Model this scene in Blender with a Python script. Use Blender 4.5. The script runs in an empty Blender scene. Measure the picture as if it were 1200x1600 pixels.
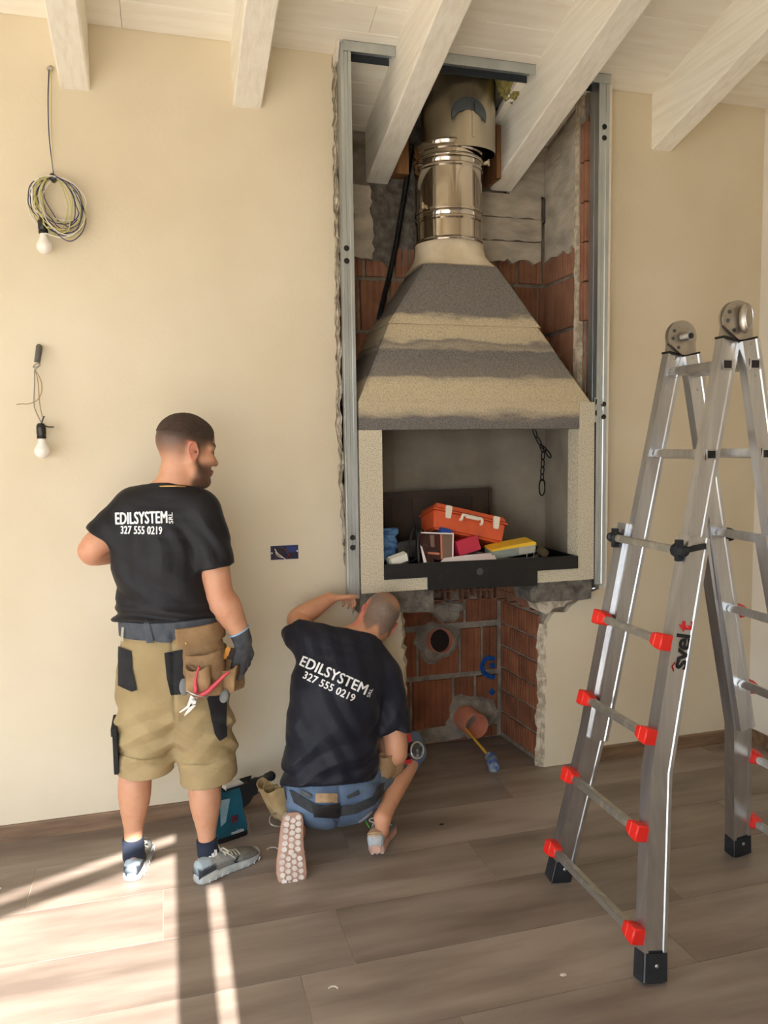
import bpy, bmesh, math, random
import numpy as np
from mathutils import Vector, Matrix, noise
from mathutils.bvhtree import BVHTree
from mathutils.geometry import tessellate_polygon

SC = bpy.context.scene
COL = SC.collection
PI = math.pi
random.seed(4)

# ---------------------------------------------------------------- camera, sky, sun, exposure
cd = bpy.data.cameras.new('camera')
cd.sensor_fit = 'VERTICAL'; cd.sensor_height = 36; cd.sensor_width = 27
cd.lens = 27.3094
cd.clip_start = 0.05
cam = bpy.data.objects.new('camera', cd); COL.objects.link(cam)
cam.matrix_world = Matrix(((0.962103,0.036408,-0.270244,0.0000),(-0.272352,0.079321,-0.958923,-3.4760),(-0.013477,0.996184,0.086231,1.6500),(0,0,0,1)))
SC.camera = cam

world = bpy.data.worlds.new('world'); SC.world = world
world.use_nodes = True
bg = world.node_tree.nodes['Background']
bg.inputs[0].default_value = (0.82, 0.91, 1.0, 1)
bg.inputs[1].default_value = 7.0

sd = bpy.data.lights.new('sun', 'SUN'); sd.energy = 24; sd.angle = math.radians(0.4); sd.color = (1, .96, .91)
sun = bpy.data.objects.new('sun', sd); COL.objects.link(sun)
SUN_TAN = 0.70
sun.rotation_euler = Vector((0.004, 1, -SUN_TAN)).to_track_quat('-Z', 'Y').to_euler()
sun.location = (-1, -8, 6)

SC.view_settings.view_transform = 'Standard'
SC.view_settings.look = 'None'
SC.view_settings.gamma = 1
SC.view_settings.use_curve_mapping = False
SC.view_settings.exposure = -0.1
SC.cycles.max_bounces = 10
SC.cycles.diffuse_bounces = 7
SC.cycles.glossy_bounces = 5
SC.cycles.sample_clamp_indirect = 6
SC.cycles.caustics_reflective = False
SC.cycles.caustics_refractive = False

# ---------------------------------------------------------------- helpers
def lin(c):
    return tuple((v/12.92 if v <= .04045 else ((v+.055)/1.055)**2.4) for v in [q/255 for q in c])

def V(p): return Vector(p)

def mat(name, rgb, rough=.6, metal=0., rgb2=None, scale=8., mix=(.35, .65), stretch=(1, 1, 1), bump=0., bscale=40., vcol=False, rand=0., spec=.5, aniso=0., detail=4.):
    m = bpy.data.materials.new(name); m.use_nodes = True
    nt = m.node_tree; N = nt.nodes; L = nt.links
    b = N['Principled BSDF']
    b.inputs['Roughness'].default_value = rough
    b.inputs['Metallic'].default_value = metal
    b.inputs['Specular IOR Level'].default_value = spec
    c1 = lin(rgb); b.inputs['Base Color'].default_value = (*c1, 1)
    tc = N.new('ShaderNodeTexCoord'); mp = N.new('ShaderNodeMapping')
    mp.inputs['Scale'].default_value = stretch
    L.new(tc.outputs['Object'], mp.inputs['Vector'])
    vec = mp.outputs['Vector']
    oi = None
    if rand:
        oi = N.new('ShaderNodeObjectInfo')
        mu = N.new('ShaderNodeMath'); mu.operation = 'MULTIPLY'; mu.inputs[1].default_value = 60
        L.new(oi.outputs['Random'], mu.inputs[0])
        va = N.new('ShaderNodeVectorMath'); va.operation = 'ADD'
        L.new(vec, va.inputs[0]); L.new(mu.outputs[0], va.inputs[1]); vec = va.outputs[0]
    col = None
    if vcol:
        a = N.new('ShaderNodeVertexColor'); a.layer_name = 'Col'; col = a.outputs['Color']
    if rgb2 is not None:
        nz = N.new('ShaderNodeTexNoise'); nz.inputs['Scale'].default_value = scale; nz.inputs['Detail'].default_value = detail
        L.new(vec, nz.inputs['Vector'])
        rp = N.new('ShaderNodeMapRange'); rp.inputs['From Min'].default_value = mix[0]; rp.inputs['From Max'].default_value = mix[1]
        L.new(nz.outputs['Fac'], rp.inputs['Value'])
        mx = N.new('ShaderNodeMix'); mx.data_type = 'RGBA'
        if vcol:
            mx.blend_type = 'MULTIPLY'; L.new(col, mx.inputs['A'])
        else:
            mx.inputs['A'].default_value = (*c1, 1)
        mx.inputs['B'].default_value = (*lin(rgb2), 1)
        L.new(rp.outputs['Result'], mx.inputs['Factor']); col = mx.outputs['Result']
    if rand and col is not None:
        hs = N.new('ShaderNodeHueSaturation')
        r2 = N.new('ShaderNodeMapRange'); r2.inputs['To Min'].default_value = 1-rand; r2.inputs['To Max'].default_value = 1+rand
        L.new(oi.outputs['Random'], r2.inputs['Value']); L.new(r2.outputs['Result'], hs.inputs['Value'])
        L.new(col, hs.inputs['Color']); col = hs.outputs['Color']
    if col is not None: L.new(col, b.inputs['Base Color'])
    if bump:
        n2 = N.new('ShaderNodeTexNoise'); n2.inputs['Scale'].default_value = bscale; n2.inputs['Detail'].default_value = 5
        L.new(vec, n2.inputs['Vector'])
        bp = N.new('ShaderNodeBump'); bp.inputs['Strength'].default_value = bump; bp.inputs['Distance'].default_value = .01
        L.new(n2.outputs['Fac'], bp.inputs['Height']); L.new(bp.outputs['Normal'], b.inputs['Normal'])
    if aniso: b.inputs['Anisotropic'].default_value = aniso
    return m

def thing(name, label, cat, loc=(0, 0, 0), group=None):
    o = bpy.data.objects.new(name, None); COL.objects.link(o)
    o.empty_display_size = .1; o.location = loc
    o['label'] = label; o['category'] = cat
    if group: o['group'] = group
    return o

def tag(o, label, cat, group=None):
    o['label'] = label; o['category'] = cat
    if group: o['group'] = group
    return o

def ob(name, bm, m, parent=None, smooth=False, label=None, kind=None):
    if isinstance(bm, bmesh.types.BMesh):
        me = bpy.data.meshes.new(name)
        bmesh.ops.recalc_face_normals(bm, faces=bm.faces[:])
        bm.to_mesh(me); bm.free()
    else:
        me = bm
    if m is not None: me.materials.append(m)
    if smooth is True:
        for p in me.polygons: p.use_smooth = True
    elif smooth:
        me.shade_smooth() if hasattr(me, 'shade_smooth') else None
        me.set_sharp_from_angle(angle=math.radians(smooth))
    o = bpy.data.objects.new(name, me); COL.objects.link(o)
    if parent is not None:
        o.parent = parent
        if parent.type == 'EMPTY': o.matrix_parent_inverse = Matrix.Translation(parent.location).inverted()
    if label: o['label'] = label
    if kind: o['kind'] = kind
    return o

def structure(o): o['kind'] = 'structure'; return o

def NB(): return bmesh.new()

def box(bm, lo, hi, rot=None, piv=None, bev=0.):
    lo, hi = Vector(lo), Vector(hi); c = (lo+hi)/2; s = hi-lo
    r = bmesh.ops.create_cube(bm, size=1); vs = r['verts']
    for v in vs: v.co = Vector((v.co.x*s.x, v.co.y*s.y, v.co.z*s.z))
    if bev:
        es = list({e for v in vs for e in v.link_edges})
        q = bmesh.ops.bevel(bm, geom=es, offset=bev, segments=2, affect='EDGES', profile=.7)
        vs = list({v for f in q['faces'] for v in f.verts} | {v for v in vs if v.is_valid})
    for v in vs:
        p = v.co + c
        if rot is not None:
            pv = Vector(piv) if piv is not None else c
            p = rot @ (p-pv) + pv
        v.co = p
    return bm

def frame(d):
    d = Vector(d).normalized()
    a = Vector((0, 0, 1)) if abs(d.z) < .9 else Vector((0, 1, 0))
    x = d.cross(a).normalized(); y = x.cross(d).normalized()
    return x, y

def beam(bm, p, q, w, h, up=None, w2=None, h2=None):
    """box from p to q, w across 'side', h along 'up'"""
    p, q = Vector(p), Vector(q); d = (q-p).normalized()
    if up is None: s, u = frame(d)
    else:
        u = Vector(up); u = (u-d*u.dot(d)).normalized(); s = d.cross(u)
    w2 = w2 or w; h2 = h2 or h
    A = [bm.verts.new(p+s*a*w/2+u*b*h/2) for a, b in ((-1, -1), (1, -1), (1, 1), (-1, 1))]
    B = [bm.verts.new(q+s*a*w2/2+u*b*h2/2) for a, b in ((-1, -1), (1, -1), (1, 1), (-1, 1))]
    bm.faces.new(A[::-1]); bm.faces.new(B)
    for i in range(4): bm.faces.new((A[i], A[(i+1) % 4], B[(i+1) % 4], B[i]))
    return bm

def smooth_pts(P, k=6, closed=False):
    P = [Vector(p) for p in P]; n = len(P); out = []
    for i in range(n if closed else n-1):
        p0 = P[(i-1) % n] if closed or i > 0 else P[i]
        p1 = P[i]; p2 = P[(i+1) % n]
        p3 = P[(i+2) % n] if closed or i+2 < n else p2
        for j in range(k):
            t = j/k
            out.append(.5*((2*p1)+(p2-p0)*t+(2*p0-5*p1+4*p2-p3)*t*t+(3*p1-p0-3*p2+p3)*t**3))
    if not closed: out.append(P[-1])
    return out

def tube(bm, P, r, n=8, closed=False, cap=True, flat=None):
    P = [Vector(p) for p in P]; m = len(P); rings = []
    T = []
    for i in range(m):
        a = P[(i-1) % m] if closed or i > 0 else P[i]; b = P[(i+1) % m] if closed or i < m-1 else P[i]
        t = (b-a); T.append(t.normalized() if t.length > 1e-9 else Vector((0, 0, 1)))
    x, y = frame(T[0])
    for i in range(m):
        t = T[i]; x = (x-t*x.dot(t)); x = x.normalized() if x.length > 1e-6 else frame(t)[0]; y = t.cross(x)
        rr = r[i] if hasattr(r, '__len__') else r
        ra, rb = (rr, rr) if flat is None else (rr, rr*flat)
        rings.append([bm.verts.new(P[i]+x*math.cos(2*PI*k/n)*ra+y*math.sin(2*PI*k/n)*rb) for k in range(n)])
    for i in range(m if closed else m-1):
        A, B = rings[i], rings[(i+1) % m]
        for k in range(n): bm.faces.new((A[k], A[(k+1) % n], B[(k+1) % n], B[k]))
    if cap and not closed:
        bm.faces.new(rings[0][::-1]); bm.faces.new(rings[-1])
    return bm

def lathe(bm, prof, c=(0, 0, 0), axis=(0, 0, 1), n=24, cap=True):
    """prof: (radius, height along the axis)"""
    c = Vector(c); ax = Vector(axis).normalized(); x, y = frame(ax); R = []
    for r, h in prof:
        R.append([bm.verts.new(c+ax*h+(x*math.cos(2*PI*k/n)+y*math.sin(2*PI*k/n))*max(r, 1e-4)) for k in range(n)])
    for A, B in zip(R, R[1:]):
        for k in range(n): bm.faces.new((A[k], A[(k+1) % n], B[(k+1) % n], B[k]))
    if cap: bm.faces.new(R[0][::-1]); bm.faces.new(R[-1])
    return bm

def prism(bm, poly, o, u, v, depth):
    """2-D polygon in the plane (u,v) at o, extruded along depth (a vector)"""
    o, u, v, depth = Vector(o), Vector(u), Vector(v), Vector(depth)
    P = [o+u*a+v*b for a, b in poly]; n = len(P)
    A = [bm.verts.new(p) for p in P]; B = [bm.verts.new(p+depth) for p in P]
    for t in tessellate_polygon([[Vector((a, b, 0)) for a, b in poly]]):
        try: bm.faces.new([A[i] for i in t]); bm.faces.new([B[i] for i in reversed(t)])
        except ValueError: pass
    for i in range(n):
        try: bm.faces.new((A[i], A[(i+1) % n], B[(i+1) % n], B[i]))
        except ValueError: pass
    return bm

def copy_tree(o, parent=None):
    c = o.copy(); COL.objects.link(c)
    if parent is not None: c.parent = parent
    for ch in [q for q in bpy.data.objects if q.parent == o]: copy_tree(ch, c)
    return c

def text_bm(s, size, bold=.0, space=1., rot90=False, subdiv=0., align='CENTER', shear=0.):
    cu = bpy.data.curves.new('t', 'FONT'); cu.body = s; cu.size = size; cu.offset = bold; cu.space_character = space
    cu.align_x = align; cu.align_y = 'CENTER'; cu.resolution_u = 3; cu.shear = shear
    o = bpy.data.objects.new('t', cu); COL.objects.link(o)
    dg = bpy.context.evaluated_depsgraph_get()
    me = bpy.data.meshes.new_from_object(o.evaluated_get(dg))
    bpy.data.objects.remove(o); bpy.data.curves.remove(cu)
    bm = NB(); bm.from_mesh(me); bpy.data.meshes.remove(me)
    if subdiv:
        for _ in range(4):
            es = [e for e in bm.edges if e.calc_length() > subdiv]
            if not es: break
            bmesh.ops.subdivide_edges(bm, edges=es, cuts=1)
            bmesh.ops.triangulate(bm, faces=[f for f in bm.faces if len(f.verts) > 3])
    return bm


# ---------------------------------------------------------------- materials of the setting
M_wall = mat('beige_plaster', (223, 211, 187), .85, rgb2=(214, 200, 173), scale=1.3, bump=.08, bscale=60)
M_white_wall = mat('white_plaster', (236, 230, 218), .85, rgb2=(228, 220, 206), scale=1.5, bump=.08)
M_ceil = mat('whitewashed_boards', (244, 240, 230), .55, rgb2=(235, 228, 215), scale=4, stretch=(.7, 7, 7), mix=(.4, .75), rand=.035, bump=.05, bscale=14)
M_beam = mat('whitewashed_beam', (246, 242, 231), .6, rgb2=(234, 227, 213), scale=5, stretch=(10, .5, 10), mix=(.4, .75), rand=.03, bump=.12, bscale=12)
M_plank = mat('wood_look_plank', (153, 139, 127), .38, rgb2=(120, 106, 96), scale=2.4, stretch=(.7, 4, 4), mix=(.36, .66), rand=.12, bump=.06, bscale=16, detail=9)
M_grout = mat('grout', (176, 158, 138), .9)
M_base = mat('brown_baseboard', (140, 112, 86), .5, rgb2=(108, 84, 64), scale=4, stretch=(1, 8, 8))
M_mortar = mat('mortar', (160, 150, 136), .95, rgb2=(122, 112, 100), scale=14, mix=(.35, .65), bump=.9, bscale=45)
M_rough = mat('broken_plaster', (214, 202, 182), .95, rgb2=(172, 158, 136), scale=30, mix=(.4, .6), bump=.45, bscale=70)
M_conc = mat('concrete', (194, 185, 170), .92, rgb2=(152, 144, 131), scale=7, stretch=(1, 1, 2.2), mix=(.3, .7), bump=.5, bscale=30)
M_conc2 = mat('rough_concrete', (126, 120, 112), .95, rgb2=(82, 76, 70), scale=22, mix=(.3, .65), bump=1., bscale=40)
M_brick = mat('terracotta_block', (152, 93, 63), .85, rgb2=(117, 71, 48), scale=9, mix=(.3, .7), rand=.16, bump=.4, bscale=60)
M_brickd = mat('dusty_terracotta_block', (160, 114, 90), .9, rgb2=(134, 90, 68), scale=8, mix=(.3, .7), rand=.14, bump=.4, bscale=60)
M_black = mat('black', (14, 14, 15), .5)
M_glass = bpy.data.materials.new('window_glass'); M_glass.use_nodes = True
_g = M_glass.node_tree; _g.nodes.remove(_g.nodes['Principled BSDF'])
_t = _g.nodes.new('ShaderNodeBsdfTransparent'); _gl = _g.nodes.new('ShaderNodeBsdfGlossy'); _gl.inputs['Roughness'].default_value = .02
_mx = _g.nodes.new('ShaderNodeMixShader'); _mx.inputs[0].default_value = .06
_g.links.new(_t.outputs[0], _mx.inputs[1]); _g.links.new(_gl.outputs[0], _mx.inputs[2]); _g.links.new(_mx.outputs[0], _g.nodes['Material Output'].inputs[0])

XL, XR, YB, SL = -2.9, 3.055, -4.0, .26      # side walls, rear wall, roof slope
def zc(y): return 3.35 - SL*y                # underside of the boards

def jag(a, b, n, amp, seed):
    """a ragged line from a to b in 2-D, end points included"""
    rnd = random.Random(seed); a, b = Vector((a[0], a[1])), Vector((b[0], b[1])); d = b-a; nrm = Vector((-d.y, d.x)).normalized()
    out = []
    for i in range(n+1):
        t = i/n; k = amp*rnd.uniform(-1, 1)
        if 0 < i < n: t += rnd.uniform(-.3, .3)/n
        p = a+d*t+nrm*k; out.append((p.x, p.y))
    return out

# ---------------------------------------------------------------- floor: grout bed and single planks
bm = NB(); box(bm, (XL, YB, -.06), (XR, .62, -.0025))
floor = structure(ob('floor', bm, M_grout))
PL, PW = 1.22, .3075
bm = NB(); box(bm, (-PL/2+.0015, -PW/2+.0013, -.012), (PL/2-.0015, PW/2-.0013, 0), bev=.0012)
me = bpy.data.meshes.new('plank'); bmesh.ops.recalc_face_normals(bm, faces=bm.faces[:]); bm.to_mesh(me); bm.free(); me.materials.append(M_plank)
joints = {-1: .10, 0: .30, 1: -.542, 2: -.061, 3: .531, 4: .353, 5: .77, 6: .05, 7: .6, 8: -.2, 9: .4, 10: 0., 11: .5, 12: .2, 13: .7}
def row_planks(r, x0, x1):
    y1 = .0415 - PW*r; yc = y1-PW/2
    k = math.floor((x0-joints[r])/PL); x = joints[r]+k*PL
    while x < x1:
        a, b = max(x, x0), min(x+PL, x1)
        if b-a > .03:
            if b-a > PL-.01: m_ = me
            else:
                q = NB(); box(q, (-(b-a)/2+.0015, -PW/2+.0013, -.012), ((b-a)/2-.0015, PW/2-.0013, 0), bev=.0012)
                m_ = bpy.data.meshes.new('plank'); bmesh.ops.recalc_face_normals(q, faces=q.faces[:]); q.to_mesh(m_); q.free(); m_.materials.append(M_plank)
            o = bpy.data.objects.new('plank', m_); COL.objects.link(o); o.parent = floor; o.location = ((a+b)/2, yc, 0)
        x += PL
for r in range(1, 13): row_planks(r, XL, XR)
row_planks(0, XL, XR)
row_planks(-1, 1.05, 1.81)
joints[-2] = .95
row_planks(-2, 1.05, 1.81)

# ---------------------------------------------------------------- back wall: two plaster leaves either side of the broken-out niche
left_edge = jag((1.075, 0), (1.06, .86), 26, .012, 1) + jag((1.03, .875), (.845, .90), 9, .008, 2) + jag((.815, .86), (.80, 1.06), 7, .006, 4) + jag((.783, 1.1), (.76, 1.75), 26, .007, 3) + jag((.762, 1.78), (.772, 3.345), 60, .005, 5)
poly = [(XL, 0)] + left_edge + [(.775, 3.42), (XL, 3.42)]
bm = NB(); prism(bm, poly, (0, 0, 0), (1, 0, 0), (0, 0, 1), (0, .035, 0))
wl = structure(ob('wall_back', bm, M_wall))
right_edge = jag((1.815, 0), (1.822, .74), 26, .008, 6) + jag((1.85, .79), (1.93, .80), 4, .008, 8) + jag((1.96, .83), (2.03, .88), 4, .008, 7) + [(2.115, .90), (2.115, 3.42)]
poly = [(XR, 0), (XR, 3.42)] + right_edge[::-1]
bm = NB(); prism(bm, poly, (0, 0, 0), (1, 0, 0), (0, 0, 1), (0, .035, 0))
wr = structure(ob('wall_back', bm, M_wall))

def rough_strip(name, outer, inner, y0, y1, mt, seed, parent):
    """broken-off edge between two ragged lines, lumpy towards the inner line"""
    bm = NB(); rnd = random.Random(seed); n = min(len(outer), len(inner)); K = 5; rows = []
    for i in range(n):
        a, b = outer[int(i*(len(outer)-1)/(n-1))], inner[int(i*(len(inner)-1)/(n-1))]
        row = []
        for k in range(K+1):
            t = k/K
            y = y0+(y1-y0)*t + (rnd.uniform(-.008, .008) if 0 < k else 0)
            row.append(bm.verts.new((a[0]+(b[0]-a[0])*t, y, a[1]+(b[1]-a[1])*t)))
        rows.append(row)
    for A, B in zip(rows, rows[1:]):
        for k in range(K): bm.faces.new((A[k], A[k+1], B[k+1], B[k]))
    return ob(name, bm, mt, parent)
rough_strip('broken_edge', left_edge[37:], [(x+.028+.006*math.sin(z*37), z) for x, z in left_edge[37:]], .002, .014, M_rough, 1, wl)
rough_strip('broken_edge', left_edge[:27], [(x+.03, z) for x, z in left_edge[:27]], .002, .06, M_rough, 2, wl)
rough_strip('broken_edge', right_edge[:27], [(x-.035-.008*math.sin(z*31), z) for x, z in right_edge[:27]], .002, .03, M_rough, 3, wr)

# niche shell: mortar behind the blocks
bm = NB(); box(bm, (.72, .47, 0), (2.10, .56, 3.42)); wall_niche_back = structure(ob('wall_niche_back', bm, M_mortar))
bm = NB(); prism(bm, [(.035, .9), (.56, .9), (.56, zc(.56)+.02), (.035, zc(.035)+.02)], (2.045, 0, 0), (0, 1, 0), (0, 0, 1), (.07, 0, 0))
wall_niche_right = structure(ob('wall_niche_right', bm, M_mortar))
bm = NB(); prism(bm, [(.035, .9), (.56, .9), (.56, zc(.56)+.02), (.035, zc(.035)+.02)], (.70, 0, 0), (0, 1, 0), (0, 0, 1), (.075, 0, 0))
wall_niche_left = structure(ob('wall_niche_left', bm, M_mortar))
bm = NB(); prism(bm, [(1.813, .035), (2.1, .035), (2.1, .5), (1.779, .5)], (0, 0, 0), (1, 0, 0), (0, 1, 0), (0, 0, .95))
wall_lower_right = structure(ob('wall_niche_lower_right', bm, M_mortar))
bm = NB(); box(bm, (.74, .035, 0), (1.05, .5, .9)); structure(ob('wall_niche_lower_left', bm, M_mortar))

def brick_mesh(w, d, h, ribs, seed):
    """hollow clay block: ribbed front face towards -y, width w, depth d, height h"""
    bm = NB(); rnd = random.Random(seed); P = []
    n = ribs; g = .0055
    for i in range(n):
        a, b = -w/2+w*i/n, -w/2+w*(i+1)/n; e = (b-a)*.2
        P += [(a+e*.35, g), (a+e, 0), (b-e, 0), (b-e*.35, g)]
    P = [(x, y+rnd.uniform(0, .0012)) for x, y in P]
    P += [(w/2, d), (-w/2, d)]
    prism(bm, P, (0, 0, -h/2), (1, 0, 0), (0, 1, 0), (0, 0, h))
    me = bpy.data.meshes.new('brick'); bmesh.ops.recalc_face_normals(bm, faces=bm.faces[:]); bm.to_mesh(me); bm.free()
    return me
_bc = {}
def brick(parent, c, w, h, d=.05, ribs=7, rz=0., m=None):
    m = m or M_brick; key = (round(w, 3), round(h, 3), d, ribs, m.name)
    if key not in _bc:
        _bc[key] = brick_mesh(w, d, h, ribs, len(_bc)); _bc[key].materials.append(m)
    o = bpy.data.objects.new('brick', _bc[key]); COL.objects.link(o); o.parent = parent; o.location = c; o.rotation_euler = (0, 0, rz)
    return o
rb = random.Random(9)
def courses(parent, zs, x0, x1, widths, y, m=None, gap=.012, jit=.004):
    for z0, z1, off in zs:
        x = x0-off
        i = 0
        while x < x1:
            w = widths[i % len(widths)]; a, b = max(x, x0), min(x+w, x1)
            if b-a > .04: brick(parent, ((a+b)/2, y+rb.uniform(-jit, jit), (z0+z1)/2), b-a-gap, z1-z0-gap, ribs=max(2, int((b-a)/.034)), m=m)
            x += w; i += 1
# lower niche, back: tall blocks
courses(wall_niche_back, [(.0, .075, .1), (.085, .365, .06), (.385, .64, .02), (.665, .80, .12)], 1.06, 1.765, (.25, .245, .13), .456)
# lower niche, right side: six flat courses, faces towards -x
ang = math.atan2(.035, .465)
for k in range(6):
    z0 = .03+k*.126
    for (ya, yb_) in (((.045, .26), (.26, .455)) if k % 2 else ((.045, .16), (.16, .36), (.36, .455))):
        yc = (ya+yb_)/2; xc = 1.803-(yc-.03)*.075
        brick(wall_lower_right, (xc+rb.uniform(-.003, .003), yc, z0+.057), yb_-ya-.010, .113, ribs=max(3, int((yb_-ya)/.024)), rz=-PI/2+ang)
# hollow block ends under the hearth, broken open: a grid of clay webs
def hollow_ends(parent, p, q, n, h, t=.009):
    bm = NB(); p, q = Vector(p), Vector(q); d = (q-p); up = Vector((0, 0, 1))
    rnd = random.Random(n)
    for k in range(n+1):
        a = p+d*k/n; hh = h*rnd.uniform(.55, 1.) if k % 3 else h
        beam(bm, a+up*(h-hh), a+up*h, t, .05, up=d.cross(up))
    for zz in (0, h/2, h):
        for k in range(n):
            if rnd.random() < (.8 if zz else .45): beam(bm, p+d*k/n+up*zz, p+d*(k+1)/n+up*zz, .05, t, up=up)
    return ob('hollow_brick_ends', bm, M_brickd, parent, kind='stuff')
hollow_ends(wall_niche_back, (1.22, .44, .815), (1.745, .44, .80), 15, .10)
hollow_ends(wall_lower_right, (1.762, .42, .795), (1.80, .06, .80), 10, .105)
# upper niche: blocks below, cast concrete above
courses(wall_niche_back, [(1.42, 1.68, .03), (1.69, 1.95, .12), (1.96, 2.225, .02), (2.235, 2.495, .08), (2.505, 2.66, .05)], .775, 2.045, (.155, .14, .16, .12), .45, M_brickd, jit=.003)
for z0, z1, off in [(1.42, 1.68, .04), (1.69, 1.95, .1), (1.96, 2.225, .02), (2.235, 2.49, .08), (2.50, 2.66, .0)]:
    y = .055-off
    while y < .45:
        a, b = max(y, .05), min(y+.12, .45)
        if b-a > .03: brick(wall_niche_right, (2.028+rb.uniform(-.002, .002), (a+b)/2, (z0+z1)/2), b-a-.010, z1-z0-.01, ribs=max(2, int((b-a)/.018)), rz=-PI/2, m=M_brickd)
        y += .12
for k in range(5):
    brick(wall_niche_right, (2.014, .020, 2.34+k*.19), .058, .182, d=.03, ribs=2, rz=-PI/2, m=M_brickd)
for k in range(9):   # the open block ends along the front edge of the right cheek
    brick(wall_niche_right, (2.075, .012, 1.62+k*.19), .05, .182, d=.03, ribs=2, m=M_brick)
def panel(parent, poly, y, d, m=M_conc, name='concrete_panel'):
    bm = NB(); prism(bm, poly, (0, y, 0), (1, 0, 0), (0, 0, 1), (0, d, 0)); return ob(name, bm, m, parent)
panel(wall_niche_back, jag((.775, 2.61), (1.055, 2.60), 9, .014, 21)+jag((1.065, 2.62), (1.05, 2.95), 12, .008, 22)+[(.775, 2.96)], .425, .05)
panel(wall_niche_back, jag((1.06, 2.575), (1.62, 2.58), 14, .016, 23)+[(1.62, 3.3), (1.06, 3.3)], .452, .03, M_conc2, 'rough_concrete_patch')
for i, (z0, z1) in enumerate([(2.615, 2.72), (2.723, 2.84), (2.843, 2.965)]):   # board-marked lintel, cast in lifts
    panel(wall_niche_back, jag((1.615-.01*(i % 2), z0), (2.0, z0+.004), 12, .005 if i else .014, 30+i)+[(2.0, z1), (1.61, z1)], .425-.003*(i % 2), .05)
panel(wall_niche_back, [(1.82, 2.967), (2.045, 2.967), (2.045, 3.28), (1.82, 3.28)], .44, .04)
for i, (ya, yb_) in enumerate([(.05, .14), (.145, .42)]):
    poly = jag((ya, 2.615), (yb_, 2.63), 8, .02, 40+i)+[(yb_, zc(yb_)-.06), (ya, zc(ya)-.06)]
    bm = NB(); prism(bm, poly, (2.012+.006*i, 0, 0), (0, 1, 0), (0, 0, 1), (.04, 0, 0)); ob('concrete_panel', bm, M_conc, wall_niche_right)
bm = NB(); prism(bm, jag((.05, 1.6), (.052, 3.33), 30, .006, 51)+jag((.088, 3.32), (.085, 1.6), 40, .008, 52), (2.0085, 0, 0), (0, 1, 0), (0, 0, 1), (.03, 0, 0)); ob('mortar_band', bm, M_rough, wall_niche_right)
bm = NB(); tube(bm, smooth_pts([(2.003, .415, 2.95), (2.012, .415, 2.95), (2.018, .415, 2.93), (2.018, .415, 2.84), (2.006, .415, 2.82)], 4), .004, 6); ob('bent_wire', bm, M_black, wall_niche_back)
# blue spray-paint ring and dots left on the lower blocks
M_blue = mat('blue_spray_paint', (18, 92, 170), .8, rgb2=(12, 62, 130), scale=60)
def paint(pts, w):
    bm = NB(); P = smooth_pts(pts, 5)
    for a, b in zip(P, P[1:]): beam(bm, a, b+(b-a)*.3, w, .003, up=(0, -1, 0))
    return ob('paint_mark', bm, M_blue, wall_niche_back, label='blue spray paint mark')
paint([(1.737,0.449,0.4491), (1.694,0.449,0.4601), (1.663,0.449,0.4266), (1.667,0.449,0.3862), (1.698,0.449,0.3578), (1.737,0.449,0.3468)], .026)
paint([(1.71,0.449,0.4151), (1.737,0.449,0.4126)], .028)
paint([(1.709,0.449,0.2762), (1.729,0.449,0.2522)], .03)

# mortar patches on the lower back wall around the pipes
def blob(parent, c, rx, rz, d, seed, m=M_mortar, name='mortar_patch'):
    bm = NB(); rnd = random.Random(seed); n = 26
    rim = []; mid = []
    ph = [rnd.uniform(0, 6) for _ in range(4)]
    for k in range(n):
        a = 2*PI*k/n; r = 1+.10*math.sin(3*a+ph[0])+.08*math.sin(5*a+ph[1])+.05*math.sin(9*a+ph[2])
        rim.append(bm.verts.new((c[0]+rx*r*math.cos(a), c[1]+.006, c[2]+rz*r*math.sin(a))))
        mid.append(bm.verts.new((c[0]+.8*rx*r*math.cos(a), c[1]-d+rnd.uniform(-.003, .003), c[2]+.8*rz*r*math.sin(a))))
    ce = bm.verts.new((c[0], c[1]-d, c[2]))
    for k in range(n):
        j = (k+1) % n; bm.faces.new((rim[k], rim[j], mid[j], mid[k])); bm.faces.new((mid[k], mid[j], ce))
    return ob(name, bm, m, parent)
blob(wall_niche_back, (1.398,0.452,0.5748), .13, .11, .012, 1)
blob(wall_niche_back, (1.462,0.452,0.7402), .10, .06, .010, 2)
blob(wall_niche_back, (1.603,0.452,0.1399), .16, .12, .012, 3)
blob(wall_niche_back, (1.42,0.452,0.0511), .22, .045, .010, 4)

# ---------------------------------------------------------------- right, left and rear walls, glazing, ceiling
bm = NB(); box(bm, (XR, YB, 0), (XR+.12, .6, 4.6)); structure(ob('wall_right', bm, M_white_wall))
def wall_with_holes(name, u0, u1, z1, holes, place, mt):
    """wall from strips around rectangular holes; place(u, z, lo/hi) gives the box corners"""
    bm = NB(); us = sorted({u0, u1} | {h[0] for h in holes} | {h[1] for h in holes})
    for a, b in zip(us, us[1:]):
        hs = sorted([h for h in holes if h[0] <= a+1e-6 and h[1] >= b-1e-6], key=lambda h: h[2]); z = 0
        for h in hs:
            if h[2] > z+1e-6: box(bm, *place(a, b, z, h[2]))
            z = h[3]
        box(bm, *place(a, b, z, z1))
    return structure(ob(name, bm, mt))
wall_with_holes('wall_left', YB, .6, 4.6, [(-3.3, -1.25, .15, 2.35)], lambda a, b, z0, z1: ((XL-.15, a, z0), (XL, b, z1)), M_white_wall)
zt = lambda x, y0: (y0+4.0)*SUN_TAN + (x+.62)*.445*SUN_TAN
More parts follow.
